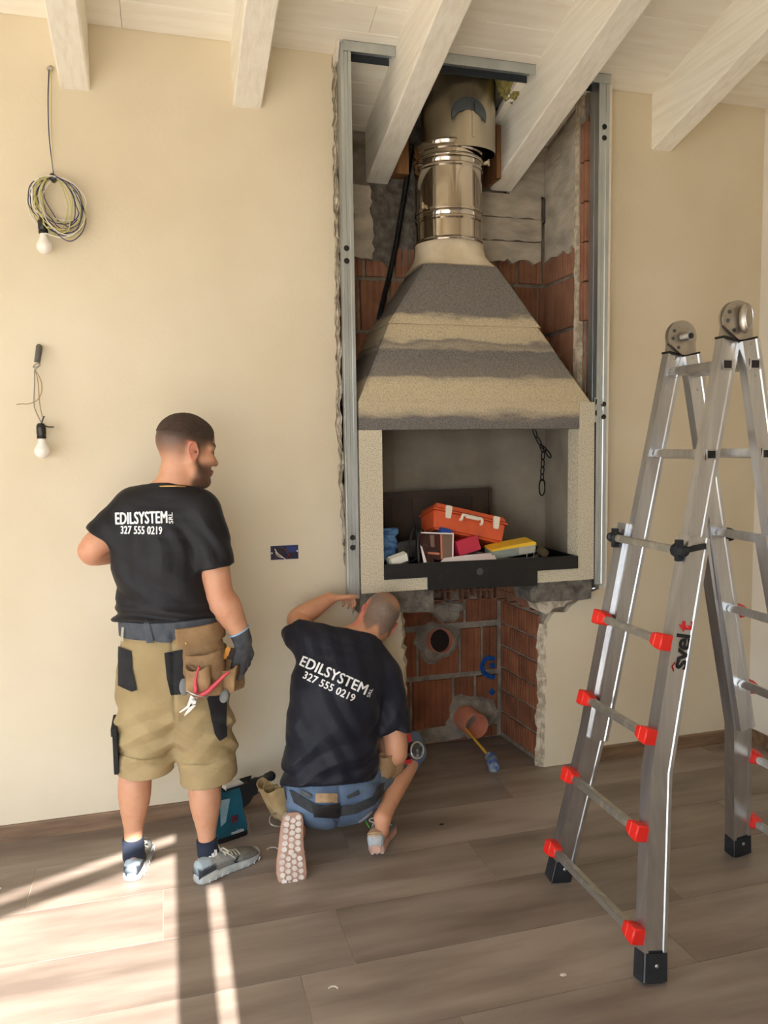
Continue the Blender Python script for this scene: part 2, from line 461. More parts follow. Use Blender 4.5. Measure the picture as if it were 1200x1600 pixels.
# unseen rear glazing: raking openings and slim slots shaped to cast the floor's sun patches
bm = NB()
H0 = zt(-2.6, -.586); H1 = zt(-.03, -.586)
def rq(*q): prism(bm, q, (0, YB-.06, 0), (1, 0, 0), (0, 0, 1), (0, .06, 0))
rq((XL, 0), (-2.6, 0), (-2.6, 4.6), (XL, 4.6))
TH = .06*SUN_TAN
rq((-2.6, H0+TH), (-.03, H1+TH), (-.03, zt(-.03, -.48)), (-2.6, zt(-2.6, -.48)))
rq((-2.6, zt(-2.6, -.415)+TH), (-.03, zt(-.03, -.415)+TH), (-.03, 4.6), (-2.6, 4.6))
rq((-.03, 0), (.086, 0), (.086, 4.6), (-.03, 4.6))
rq((.086, 2.42), (.136, 2.42), (.136, 4.6), (.086, 4.6))
rq((.136, 0), (XR, 0), (XR, 4.6), (.136, 4.6))
structure(ob('wall_rear', bm, M_white_wall))
def glass(name, lo, hi, n):
    bm = NB(); box(bm, lo, hi); return structure(ob(name, bm, M_glass))
glass('window_1', (-2.6, YB-.035, 0), (-.03, YB-.03, 2.9), 1)
glass('window_2', (XL-.08, -3.3, .15), (XL-.075, -1.25, 2.35), 1)
M_out = mat('terrace_paving', (196, 188, 174), .9)
bm = NB(); box(bm, (-14, -16, -.12), (XL-.15, 6, -.05)); box(bm, (XL-.15, -16, -.12), (8, YB-.06, -.05)); structure(ob('ground', bm, M_out))

ceiling_core = NB()
hx0, hx1, hy0, hy1 = 1.245, 1.665, .07, .47     # hole in the boards for the flue
def slab(bm, x0, x1, y0, y1, t0, t1):
    prism(bm, [(y0, zc(y0)+t0), (y1, zc(y1)+t0), (y1, zc(y1)+t1), (y0, zc(y0)+t1)], (x0, 0, 0), (0, 1, 0), (0, 0, 1), (x1-x0, 0, 0))
bm = NB(); slab(bm, XL-.2, XR+.15, YB-.1, hy0-.03, .025, .10); slab(bm, XL-.2, hx0-.03, hy0-.03, .6, .025, .10); slab(bm, hx1+.12, XR+.15, hy0-.03, .6, .025, .10)
slab(bm, hx0-.1, hx1+.2, hy0-.1, .6, .19, .22); slab(bm, hx0-.06, hx0-.03, hy0-.03, .6, .09, .2); slab(bm, hx1+.12, hx1+.15, hy0-.03, .6, .09, .2); slab(bm, hx0-.06, hx1+.15, hy0-.06, hy0-.03, .09, .2); slab(bm, hx0-.06, hx1+.15, .57, .6, -.3, .2)
ceiling = structure(ob('ceiling', bm, M_ceil))
BW = .142; k = 0; y = .5
ys = [0.426-BW*i for i in range(32)]
ys = [.6]+[.568-BW*i for i in range(33)]
for i, (yb_, ya) in enumerate(zip(ys, ys[1:])):
    for x0, x1 in ([(XL, .9-.5*(i % 3)), (.9-.5*(i % 3), XR)] if not (ya < hy1 and yb_ > hy0) else [(XL, hx0), (hx1, XR)]):
        bm = NB(); g = .0012
        prism(bm, [(ya+g, zc(ya)+.003), (ya+g+.003, zc(ya+.003)), (yb_-g-.003, zc(yb_-.003)), (yb_-g, zc(yb_)+.003), (yb_-g, zc(yb_)+.024), (ya+g, zc(ya)+.024)], (x0+.0008, 0, 0), (0, 1, 0), (0, 0, 1), (x1-x0-.0016, 0, 0))
        ob('board', bm, M_ceil, ceiling)
# the boards stop raggedly at the flue: a front lip and mineral wool in the gap
M_wool = mat('mineral_wool', (170, 158, 92), .95, rgb2=(110, 100, 52), scale=60, bump=1., bscale=80)
bm = NB(); rnd = random.Random(3)
bmesh.ops.create_icosphere(bm, subdivisions=4, radius=1)
for v in bm.verts:
    n = noise.noise(v.co*3)*.25+noise.noise(v.co*9)*.2
    v.co = Vector((1.70, .13, 3.385))+Vector((v.co.x*.085, v.co.y*.07, v.co.z*.075))*(1+n)
tag(ob('mineral_wool', bm, M_wool, smooth=True), 'yellow-green tuft of mineral wool stuffed beside the flue at the ceiling', 'insulation')
M_raw = mat('raw_timber', (150, 106, 66), .8, rgb2=(112, 76, 46), scale=5, stretch=(8, 8, .6), bump=.2)
bm = NB(); box(bm, (1.675, .28, 2.99), (1.70, .44, 3.25)); box(bm, (1.16, .36, 3.0), (1.235, .44, 3.26))
structure(ob('trim_1', bm, M_raw))

# beams: five rafters running down to the wall; the two over the niche run on into it
beam_labels = ['whitewashed rafter nearest the left edge, above the tied coil of wire',
               'whitewashed rafter ending at the plain wall left of the niche',
               'whitewashed rafter crossing the left part of the niche beside the dark conduit',
               'whitewashed rafter crossing the niche right of the steel flue',
               'whitewashed rafter ending at the wall right of the niche, above the ladder']
for i, (x0, x1, ye) in enumerate([(-.345, -.232, .03), (.337, .459, .03), (1.035, 1.152, .452), (1.705, 1.83, .43), (2.383, 2.497, .03)]):
    bm = NB(); h = .257
    nseg = 40; rnd = random.Random(i+3)
    pr = [(x0, 0), (x0+.006, -.006), (x1-.006, -.006), (x1, 0), (x1, h), (x0, h)]
    rings = []
    for s in range(nseg+1):
        y = ye+(YB-ye)*s/nseg; w = [.0022*noise.noise(Vector((y*3, i*7, k*3.1))) for k in range(6)]
        rings.append([bm.verts.new((px_+w[k], y, zc(y)-h+pz_+w[(k+2) % 6]+.004)) for k, (px_, pz_) in enumerate(pr)])
    for A, B in zip(rings, rings[1:]):
        for k in range(6): bm.faces.new((A[k], A[(k+1) % 6], B[(k+1) % 6], B[k]))
    bm.faces.new(rings[0]); bm.faces.new(rings[-1][::-1])
    tag(ob('beam', bm, M_beam), beam_labels[i], 'beam', 'whitewashed rafters')

# baseboards
def base(name, x0, x1):
    bm = NB(); prism(bm, [(0, 0), (-.011, 0), (-.011, .066), (-.008, .071), (0, .072)], (x0, -.0005, .0), (0, 1, 0), (0, 0, 1), (x1-x0, 0, 0)); return structure(ob(name, bm, M_base))
base('baseboard_left', XL, -.182); base('baseboard_left', -.179, 1.03)
base('baseboard_right', 1.985, XR)
bm = NB(); box(bm, (XR-.012, YB, 0), (XR-.0005, -.012, .072)); structure(ob('baseboard_side', bm, M_base))


# ---------------------------------------------------------------- fireplace
M_stone = mat('speckled_cast_stone', (210, 201, 178), .9, rgb2=(146, 134, 112), scale=190, mix=(.46, .72), bump=.2, bscale=120)
M_firebox = mat('shade_darkened_firebox', (146, 137, 122), .9, rgb2=(110, 102, 90), scale=3.5, mix=(.3, .7), bump=.15, bscale=50)  # dimness of the chamber put into an evenly darker, mottled colour
M_tray = mat('black_steel', (17, 17, 19), .45, rgb2=(30, 30, 32), scale=30, mix=(.55, .7))
M_chrome = mat('stainless_steel', (214, 206, 194), .10, 1., rgb2=(200, 190, 176), scale=3)
M_sleeve = mat('dull_stainless_steel', (206, 198, 180), .30, 1., rgb2=(190, 180, 160), scale=5, mix=(.3, .7))
M_zinc = mat('galvanised_steel', (200, 206, 208), .36, .85, rgb2=(178, 186, 190), scale=14, stretch=(1, 1, .3), mix=(.3, .7))
M_zincd = mat('darkened_steel', (92, 100, 108), .4, .8)  # darker copy of the zinc, with shade and reflection put into the colour
M_creamy = mat('cream_refractory', (224, 210, 184), .85, rgb2=(200, 184, 156), scale=8, bump=.15)

def hood_material():
    """grey cement body with smears of tan sand-lime in bands at four heights"""
    m = mat('smeared_hood', (124, 119, 114), .95, rgb2=(98, 94, 92), scale=150, mix=(.4, .62), bump=.4, bscale=140)
    nt = m.node_tree; N = nt.nodes; L = nt.links; b = N['Principled BSDF']
    base_col = b.inputs['Base Color'].links[0].from_socket
    tc = N.new('ShaderNodeTexCoord'); sp = N.new('ShaderNodeSeparateXYZ'); L.new(tc.outputs['Object'], sp.inputs[0])
    mp = N.new('ShaderNodeMapping'); mp.inputs['Scale'].default_value = (3, 3, 9); L.new(tc.outputs['Object'], mp.inputs[0])
    nz = N.new('ShaderNodeTexNoise'); nz.inputs['Scale'].default_value = 1.6; nz.inputs['Detail'].default_value = 6; L.new(mp.outputs[0], nz.inputs['Vector'])
    ma = N.new('ShaderNodeMath'); ma.operation = 'MULTIPLY_ADD'; ma.inputs[1].default_value = .10; ma.inputs[2].default_value = -.05; L.new(nz.outputs['Fac'], ma.inputs[0])
    ad = N.new('ShaderNodeMath'); ad.operation = 'ADD'; L.new(sp.outputs['Z'], ad.inputs[0]); L.new(ma.outputs[0], ad.inputs[1])
    mr = N.new('ShaderNodeMapRange'); mr.inputs['From Min'].default_value = 1.70; mr.inputs['From Max'].default_value = 2.55; L.new(ad.outputs[0], mr.inputs['Value'])
    cr = N.new('ShaderNodeValToRGB'); L.new(mr.outputs['Result'], cr.inputs[0])
    t = lambda z: (z-1.70)/.85
    stops = [(1.765, 0), (1.785, .55), (1.81, .92), (1.905, 1), (1.945, .75), (1.965, .12), (2.085, 0), (2.10, .45), (2.125, .15), (2.14, .85), (2.20, 1.), (2.245, .85), (2.265, .05)]
    e = cr.color_ramp.elements
    e[0].position = 0; e[0].color = (0, 0, 0, 1); e[1].position = 1; e[1].color = (.04, .04, .04, 1)
    for z, v in stops:
        q = e.new(t(z)); q.color = (v, v, v, 1)
    n3 = N.new('ShaderNodeTexNoise'); n3.inputs['Scale'].default_value = 170; L.new(tc.outputs['Object'], n3.inputs['Vector'])
    r3 = N.new('ShaderNodeMapRange'); r3.inputs['From Min'].default_value = .3; r3.inputs['From Max'].default_value = .7; r3.inputs['To Min'].default_value = .55; r3.inputs['To Max'].default_value = 1.25; L.new(n3.outputs['Fac'], r3.inputs['Value'])
    m3 = N.new('ShaderNodeMath'); m3.operation = 'MULTIPLY'; m3.use_clamp = True; L.new(cr.outputs[0], m3.inputs[0]); L.new(r3.outputs['Result'], m3.inputs[1])
    mx = N.new('ShaderNodeMix'); mx.data_type = 'RGBA'; L.new(m3.outputs[0], mx.inputs['Factor']); L.new(base_col, mx.inputs['A'])
    mx.inputs['B'].default_value = (*lin((204, 188, 156)), 1); L.new(mx.outputs['Result'], b.inputs['Base Color'])
    return m
M_hood = hood_material()

fp = thing('fireplace', 'prefabricated fireplace with smeared grey hood and cast stone frame set in the niche', 'fireplace', (1.43, .1, .97))
YF = -.1
bm = NB(); prism(bm, [(.84, .978), (1.156, .978), (1.156, 1.035), (.947, 1.035), (.947, 1.716), (.84, 1.716)], (0, YF, 0), (1, 0, 0), (0, 0, 1), (0, .10, 0)); ob('left_post', bm, M_stone, fp)
bm = NB(); prism(bm, [(2.024, .974), (2.02, 1.842), (1.94, 1.842), (1.94, 1.712), (1.934, 1.712), (1.934, 1.033), (1.717, 1.033), (1.717, .974)], (0, YF, 0), (1, 0, 0), (0, 0, 1), (0, .10, 0)); ob('right_post', bm, M_stone, fp)
bm = NB(); box(bm, (.842, YF+.001, 1.7165), (1.9395, .02, 1.842), bev=.003); ob('lintel', bm, M_hood, fp)
# firebox: splayed five-sided chamber with real thickness
inner = [(.947, 0), (1.09, .34), (1.19, .36), (1.665, .36), (1.985, .34), (1.934, 0)]
inner = [(.94, 0), (.95, .25), (1.14, .36), (1.675, .36), (1.965, .30), (1.94, 0)]
names = ['left_side', 'left_splay', 'back_wall', 'right_splay', 'right_side']
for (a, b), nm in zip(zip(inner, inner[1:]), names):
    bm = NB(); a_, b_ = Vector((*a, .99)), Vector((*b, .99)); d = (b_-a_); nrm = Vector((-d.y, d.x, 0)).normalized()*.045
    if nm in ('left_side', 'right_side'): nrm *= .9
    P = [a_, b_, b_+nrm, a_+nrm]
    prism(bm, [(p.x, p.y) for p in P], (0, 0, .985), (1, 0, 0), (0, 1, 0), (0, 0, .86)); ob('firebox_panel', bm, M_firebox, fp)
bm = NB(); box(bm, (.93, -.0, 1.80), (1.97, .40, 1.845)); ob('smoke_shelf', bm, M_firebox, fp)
bm = NB(); box(bm, (.93, .0, .985), (1.97, .42, 1.005)); ob('hearth_slab', bm, M_conc2, fp)
# hood in two frusta with a lapped ridge
def frustum(name, z0, r0, z1, r1, m, seg=14):
    """r = (x0, x1, yfront, yback)"""
    bm = NB(); R = []
    for i in range(seg+1):
        t = i/seg; q = [a+(b-a)*t for a, b in zip(r0, r1)]; z = z0+(z1-z0)*t; c = .012; w = []
        for (x, y, sx, sy) in ((q[0], q[2], 1, 1), (q[1], q[2], -1, 1), (q[1], q[3], -1, -1), (q[0], q[3], 1, -1)):
            pr = [(x, y+sy*c), (x+sx*c, y)]
            if sx*sy < 0: pr = pr[::-1]
            w += pr
        R.append([bm.verts.new((x+.002*noise.noise(Vector((x*9, z*14, 1))), y+.004*noise.noise(Vector((x*7, z*11, 5))), z)) for x, y in w])
    for A, B in zip(R, R[1:]):
        n = len(A)
        for k in range(n): bm.faces.new((A[k], A[(k+1) % n], B[(k+1) % n], B[k]))
    bm.faces.new(R[0][::-1]); bm.faces.new(R[-1])
    return ob(name, bm, m, fp)
frustum('lower_hood', 1.842, (.842, 2.006, -.1, .42), 2.215, (1.03, 1.79, .035, .435), M_hood)
frustum('upper_hood', 2.21, (1.022, 1.80, .022, .436), 2.515, (1.24, 1.615, .125, .445), M_hood)

bm = NB()
R = []
for h, s, w in ((2.512, 1, .215), (2.53, .9, .20), (2.57, .5, .182), (2.61, .15, .175), (2.635, 0, .174), (2.637, 0, .168)):
    ring = []
    for k in range(40):
        a = 2*PI*k/40; ca, sa = math.cos(a), math.sin(a)
        e = 2+5*s; rr = w/((abs(ca)**e+abs(sa)**e)**(1/e))
        rr = w*(1-s)+rr*s*.92 if s else w
        ring.append(bm.verts.new((1.415+rr*ca, min(.27+rr*sa*.86, .462), h)))
    R.append(ring)
for A, B in zip(R, R[1:]):
    for k in range(40): bm.faces.new((A[k], A[(k+1) % 40], B[(k+1) % 40], B[k]))
bm.faces.new(R[0][::-1]); bm.faces.new(R[-1])
ob('flue_collar', bm, M_creamy, fp, smooth=40)
# black ash tray: T-shaped front with a shallow pan behind
bm = NB()
prism(bm, [(.948, 1.036), (1.157, 1.036), (1.157, .975), (1.714, .963), (1.714, 1.034), (1.933, 1.034), (1.933, 1.096), (.948, 1.106)], (0, -.108, 0), (1, 0, 0), (0, 0, 1), (0, .012, 0))
box(bm, (.949, -.097, 1.036), (1.932, .28, 1.044)); box(bm, (.949, -.097, 1.04), (.955, .26, 1.10)); box(bm, (1.926, -.097, 1.04), (1.932, .28, 1.095)); box(bm, (.949, .27, 1.04), (1.932, .28, 1.098))
ash = ob('ash_tray', bm, M_tray, fp)
bm = NB(); lathe(bm, [(.017, 0), (.017, .002)], (1.415,-0.109,1.048), (0, -1, 0), 20)
ob('round_cover', bm, mat('grey_scuff', (72, 72, 74), .5), ash)
# rough concrete corbels under the frame
for nm, poly, lb, sd in (('concrete_corbel', jag((.835, .885), (1.19, .868), 8, .006, 3)+jag((1.19, .885), (1.186, .972), 3, .003, 4)+[(.838, .976)], 'rough concrete corbel under the left foot of the fireplace, behind the kneeling person', 3),
                     ('concrete_corbel', jag((1.70, .872), (2.018, .874), 8, .004, 5)+[(2.022, .972), (1.72, .972), (1.68, .93)], 'rough concrete corbel under the right foot of the fireplace', 6)):
    bm = NB(); prism(bm, poly, (0, -.088, 0), (1, 0, 0), (0, 0, 1), (0, .19, 0))
    tag(ob(nm, bm, M_conc2), lb, 'corbel', 'concrete corbels')
bm = NB(); prism(bm, jag((1.80, .80), (1.99, .876), 8, .012, 9)+[(1.74, .876), (1.76, .82)], (0, -.03, 0), (1, 0, 0), (0, 0, 1), (0, .10, 0)); ob('mortar_bed', bm, M_rough, wr)

# flue: stacked polished sections with rolled beads
fl = thing('flue_pipe', 'polished stainless steel flue pipe in stacked sections above the fireplace hood', 'pipe', (1.412, .272, 2.63))
def sect(z0, z1, r=.166):
    bm = NB(); P = [(r+.004, z0), (r+.007, z0+.006), (r+.004, z0+.013), (r, z0+.018)]
    P += [(r, z0+.03), (r, z1-.045), (r+.005, z1-.038), (r+.005, z1-.03), (r, z1-.024), (r+.002, z1-.012), (r+.006, z1-.006), (r+.003, z1)]
    lathe(bm, P, (1.412, .272, 0), n=64); return ob('pipe_section', bm, M_chrome, fl, smooth=35)
sect(2.632, 2.775); sect(2.776, 3.02); sect(3.021, 3.10)
bm = NB(); lathe(bm, [(.172, 0), (.172, .016)], (1.412, .272, 2.775), n=64); cl = ob('clamp_band', bm, M_chrome, fl, smooth=35)
bm = NB(); beam(bm, (1.26, .17, 2.783), (1.235, .15, 2.783), .014, .018); lathe(bm, [(.006, 0), (.006, .03)], (1.235, .15, 2.77), n=10); ob('clamp_bolt', bm, M_chrome, cl)
bm = NB(); lathe(bm, [(.172, 0), (.172, .012)], (1.412, .272, 3.02), n=64); c2 = ob('clamp_band', bm, M_chrome, fl, smooth=35)
bm = NB(); beam(bm, (1.57, .20, 3.026), (1.592, .19, 3.026), .014, .018); lathe(bm, [(.006, 0), (.006, .03)], (1.592, .19, 3.012), n=10); ob('clamp_bolt', bm, M_chrome, c2)
sl = thing('flue_sleeve', 'wide dull steel sleeve around the top of the flue under the ceiling', 'pipe sleeve', (1.465, .27, 3.07))
bm = NB(); n = 64; r = .183; R = []
for zf, rr in ((lambda y: 3.06+.10*(y-.09), r-.003), (lambda y: 3.06+.10*(y-.09), r), (lambda y: 3.52, r), (lambda y: 3.52, r-.003)):
    R.append([bm.verts.new((1.465+rr*math.cos(2*PI*k/n), .27+rr*math.sin(2*PI*k/n), zf(.27+rr*math.sin(2*PI*k/n)))) for k in range(n)])
for A, B in zip(R, R[1:]+R[:1]):
    for k in range(n): bm.faces.new((A[k], A[(k+1) % n], B[(k+1) % n], B[k]))
ob('sleeve_tube', bm, M_sleeve, sl, smooth=35)
bm = NB(); beam(bm, (1.47, .085, 3.10), (1.47, .085, 3.36), .012, .004, up=(0, 1, 0)); ob('seam', bm, M_sleeve, sl)
bm = NB(); P = []
for k in range(15):
    a = PI*(k/14); P.append((-.088*math.cos(a), .080*math.sin(a)))
P += [(.085, -.03), (.06, .005), (0, .025), (-.06, .005), (-.085, -.03)]
P3 = [(a, b) for a, b in P]
prism(bm, [(1.447+a, 3.20+b) for a, b in P3], (0, .083, 0), (1, 0, 0), (0, 0, 1), (0, .008, 0)); ob('arch_reflection', bm, M_zincd, sl)  # dark arched reflection on the sleeve, set in as a darker plate

# ---------------------------------------------------------------- steel stud frame
def cstud(name, x0, x1, yf, z0, z1, depth, label, holes, open_left):
    t = .0016; x = thing(name, label, 'metal stud', ((x0+x1)/2, yf, z0), 'galvanised wall studs')
    bm = NB()
    w = x1-x0
    front = [(x0, yf), (x0+w*.30, yf), (x0+w*.36, yf+.003), (x0+w*.64, yf+.003), (x0+w*.70, yf), (x1, yf)]
    back = [(a, b+t) for a, b in front[::-1]]
    prism(bm, front+back, (0, 0, z0), (1, 0, 0), (0, 1, 0), (0, 0, z1-z0))
    ob('web', bm, M_zinc, x)
    for xa, s in ((x0, 1), (x1-t, -1)):
        bm = NB(); box(bm, (xa, yf+t, z0), (xa+t, yf+depth, z1))
        box(bm, (min(xa, xa+s*.008), yf+depth-t, z0), (max(xa+t, xa+s*.008+t), yf+depth, z1))
        box(bm, (xa-.0012, yf+depth*.45, z0), (xa+t+.0012, yf+depth*.45+.006, z1))
        ob('flange', bm, M_zinc, x)
    for hx, hz in holes:
        bm = NB(); lathe(bm, [(.0125, 0), (.0125, .0012), (.010, .0012), (.010, .0004)], (hx, yf+.0002, hz), (0, -1, 0), 20); ob('punched_hole', bm, M_black, x)
    return x
YS = -.092
cstud('metal_stud', .788, .834, YS, .955, 3.362, .075, 'galvanised steel stud along the left edge of the niche, touched by the kneeling person', [(.80, 2.506), (.80, 2.452), (.805, 1.235), (.805, 1.19)], False)
cstud('metal_stud', 2.034, 2.09, YS, .945, 3.362, .085, 'galvanised steel stud along the right edge of the niche', [(2.063, 3.135), (2.063, 3.084), (2.075, 1.833), (2.075, 1.772)], True)
def track(x0, x1, label):
    t = .0016; y0, y1 = YS-.002, YS+.07
    g = thing('ceiling_track', label, 'metal track', ((x0+x1)/2, YS, 3.37), 'galvanised ceiling tracks')
    zt_ = lambda y: zc(y)-.0005
    bm = NB(); prism(bm, [(y0, zt_(y0)), (y1, zt_(y1)), (y1, zt_(y1)-t), (y0, zt_(y0)-t)], (x0, 0, 0), (0, 1, 0), (0, 0, 1), (x1-x0, 0, 0)); ob('web', bm, M_zinc, g)
    bm = NB(); box(bm, (x0, y0, zt_(y0)-.044), (x1, y0+t, zt_(y0))); ob('flange', bm, M_zinc, g)
    bm = NB(); box(bm, (x0+.02, y1-t, zt_(y1)-.034), (x1-.01, y1, zt_(y1))); ob('flange', bm, M_zincd, g)  # rear flange in the darker zinc copy, its shade put into the colour
track(.80, 1.034, 'short steel ceiling track above the left stud')
track(1.154, 1.7035, 'steel ceiling track between the two rafters above the flue')
track(1.832, 2.095, 'short steel ceiling track above the right stud')
M_gyp = mat('plasterboard', (232, 226, 214), .85, rgb2=(220, 212, 198), scale=10)
bm = NB(); box(bm, (2.0925, YS+.004, .925), (2.104, -.0015, zc(-.09)-.004)); tag(ob('plasterboard_strip', bm, M_gyp), 'thin pale plasterboard strip against the outer side of the right stud', 'plasterboard')
bm = NB(); prism(bm, [(-.09, 3.372), (-.001, 3.349), (-.001, 3.30), (-.05, 3.30), (-.086, 3.345)], (.774, 0, 0), (0, 1, 0), (0, 0, 1), (.012, 0, 0)); tag(ob('plasterboard_offcut', bm, M_gyp), 'small white plasterboard offcut at the top of the left stud', 'plasterboard')
bm = NB()
for z in (1.845, 1.79):
    box(bm, (2.026, YS-.004, z-.012), (2.066, YS-.0012, z+.012))
box(bm, (2.022, YS-.004, 1.745), (2.036, YS-.0012, 1.865)); tag(ob('fixing_bracket', bm, M_zinc), 'small steel bracket joining the fireplace lintel to the right stud', 'bracket')

# dark corrugated conduit hanging through the niche
cond = thing('corrugated_conduit', 'black corrugated conduit hanging beside the flue down to the hood', 'conduit', (1.071,0.4,2.235))
P = smooth_pts([(1.262, .40, 3.16), (1.25, .41, 3.05), (1.205, .415, 2.80), (1.165, .415, 2.60), (1.10, .41, 2.36), (1.075, .40, 2.27)], 10)
L_ = [0]
for a, b in zip(P, P[1:]): L_.append(L_[-1]+(b-a).length)
Q = []; Rr = []
ns = int(L_[-1]/.0035)
for i in range(ns+1):
    s = L_[-1]*i/ns; j = max(k for k in range(len(L_)) if L_[k] <= s+1e-9); j = min(j, len(P)-2)
    Q.append(P[j].lerp(P[j+1], (s-L_[j])/max(L_[j+1]-L_[j], 1e-6))); Rr.append(.0145 if i % 2 else .0118)
bm = NB(); tube(bm, Q, Rr, 12); ob('corrugated_tube', bm, mat('black_plastic', (20, 20, 22), .35), cond)
bm = NB(); tube(bm, [(1.078, .40, 2.277), (1.06, .395, 2.235)], .016, 12); ob('tape_wrap', bm, mat('grey_tape', (120, 116, 108), .6), cond, label='grey tape wrap')
bm = NB(); tube(bm, smooth_pts([(1.06, .395, 2.235), (1.04, .39, 2.19), (1.015, .385, 2.12)], 5), .014, 12); ob('cable_end', bm, M_black, cond)

# ---------------------------------------------------------------- things in and over the tray
M_iron = mat('cast_iron', (46, 34, 26), .6, rgb2=(60, 44, 34), scale=12, bump=.2)
fb = thing('fireback', 'dark cast iron fireback plate with raised arched panels leaning in the firebox', 'fireback', (1.36, .31, 1.05))
q = lambda x, z: (x, .315+.02*(z-1.05), z)
bm = NB(); prism(bm, [(1.06, 1.05), (1.655, 1.05), (1.65, 1.418), (1.065, 1.405)], (0, .312, 0), (1, 0, 0), (0, 0, 1), (0, .018, 0)); ob('plate', bm, M_iron, fb)
bm = NB()
for P in ([(1.06, .306, 1.05), (1.067, .306, 1.402), (1.648, .306, 1.413), (1.652, .306, 1.05)],): 
    for a, b in zip(P, P[1:]): beam(bm, a, b, .014, .014)
ob('rim', bm, M_iron, fb)
bm = NB()
for k in range(5):
    x0 = 1.11+k*.11
    P = smooth_pts([(x0, .309, 1.37), (x0+.004, .309, 1.28), (x0+.03, .309, 1.19), (x0+.07, .309, 1.12), (x0+.12, .309, 1.08)], 4) if k < 2 else [(x0, .309, 1.37), (x0, .309, 1.08)]
    for a, b in zip(P, P[1:]): beam(bm, a, b, .008, .01)
    beam(bm, (x0, .309, 1.37), (x0+.085, .309, 1.372), .008, .01)
ob('raised_rib', bm, M_iron, fb)

def frame_obj(name, label, cat, o, ux, uz, group=None):
    """things built in their own axes: u right, w up, v = away"""
    t = thing(name, label, cat, o, group); return t
def local(bm, o, ux, uz):
    o = Vector(o); ux = Vector(ux).normalized(); uz = Vector(uz); uz = (uz-ux*uz.dot(ux)).normalized(); uy = uz.cross(ux)
    for v in bm.verts: v.co = o+ux*v.co.x+uy*v.co.y+uz*v.co.z
    return bm
# orange toolbox, tipped down to the right
M_or = mat('orange_plastic', (214, 92, 52), .42, rgb2=(190, 76, 42), scale=9, mix=(.4, .75))
M_crm = mat('cream_plastic', (232, 222, 204), .45)
TO = (1.245, .02, 1.275); TX = (.945, .03, -.235); TZ = (.20, .32, .92)
tb = thing('toolbox', 'battered orange plastic toolbox with cream latches lying tilted in the fireplace', 'toolbox', TO)
def taper(bm, wx, wy, z0, z1, k0, k1, bev):
    r = bmesh.ops.create_cube(bm, size=1)['verts']
    for v in r:
        k = k1 if v.co.z > 0 else k0
        v.co = Vector((v.co.x*wx*k, (v.co.y)*wy*k, z0 if v.co.z < 0 else z1))
    es = list({e for v in r for e in v.link_edges}); bmesh.ops.bevel(bm, geom=es, offset=bev, segments=3, affect='EDGES')
bm = NB(); taper(bm, .392, .17, -.065, .035, .94, 1., .010); body = ob('toolbox_body', local(bm, Vector(TO)+Vector((.17, .09, -.035)), TX, TZ), M_or, tb, smooth=40)
bm = NB(); taper(bm, .40, .178, .035, .066, 1., .95, .008); ob('toolbox_lid', local(bm, Vector(TO)+Vector((.17, .09, -.035)), TX, TZ), M_or, tb, smooth=40)
bm = NB(); box(bm, (-.203, -.091, .030), (.203, .091, .037), bev=.002); ob('lid_rim', local(bm, Vector(TO)+Vector((.17, .09, -.035)), TX, TZ), M_or, tb)
for x in (-.125, .135):
    bm = NB(); prism(bm, [(-.017, .026), (-.012, .032), (.012, .032), (.017, .026), (.013, -.026), (.009, -.031), (-.009, -.031), (-.013, -.026)], (x, -.0885, .026), (1, 0, 0), (0, 0, 1), (0, -.011, 0))
    ob('latch', local(bm, Vector(TO)+Vector((.17, .09, -.035)), TX, TZ), M_crm, tb)
bm = NB()
P = smooth_pts([(-.055, -.085, .004), (-.055, -.10, .006), (-.052, -.103, .022), (-.04, -.103, .026), (.04, -.103, .026), (.052, -.103, .022), (.055, -.10, .006), (.055, -.085, .004)], 5)
tube(bm, P, .0075, 8); tube(bm, [(-.034, -.103, .022), (.034, -.103, .022)], .0095, 8)
ob('handle', local(bm, Vector(TO)+Vector((.17, .09, -.035)), TX, TZ), M_crm, tb, smooth=40)

def simple(name, label, cat, bm, m, smooth=False, group=None): return tag(ob(name, bm, m, smooth=smooth), label, cat, group)
# blue folded cloth and the white packet leaning on the left post
bm = NB()
R = []
for i in range(13):
    t = i/12; row = []
    for k in range(16):
        a = 2*PI*k/16; w = .062*(1-.12*t); d = .035*(1-.3*t)
        n = .006*math.sin(k*2.1+i*1.3)+.005*math.sin(i*2.2-k)
        row.append(bm.verts.new((.985+.055*t*.3+(w+n)*math.copysign(abs(math.cos(a))**.6, math.cos(a)), .05+(d+n)*math.copysign(abs(math.sin(a))**.6, math.sin(a)), 1.10+.155*t)))
    R.append(row)
for A, B in zip(R, R[1:]):
    for k in range(16): bm.faces.new((A[k], A[(k+1) % 16], B[(k+1) % 16], B[k]))
bm.faces.new(R[0][::-1]); bm.faces.new(R[-1])
simple('folded_cloth', 'crumpled denim blue cloth standing at the left end of the fireplace tray', 'cloth', bm, mat('denim_blue_cloth', (92, 132, 176), .9, rgb2=(56, 92, 138), scale=26, stretch=(1, 1, 3), mix=(.42, .6)), True)
pk = thing('packet', 'small white packet tipped on the left edge of the tray', 'packet', (1.021,-0.06,1.121))
bm = NB(); box(bm, (-.042, -.02, -.019), (.042, .02, .019), bev=.003); ob('sleeve', local(bm, (1.027,-0.06,1.123), (.95, .1, .26), (-.25, -.2, .95)), mat('white_card', (236, 232, 220), .6), pk)
bm = NB(); box(bm, (-.052, -.018, -.022), (-.040, .018, .016), bev=.003); ob('end_flap', local(bm, (1.027,-0.06,1.123), (.95, .1, .26), (-.25, -.2, .95)), mat('grey_card', (176, 176, 160), .7), pk)
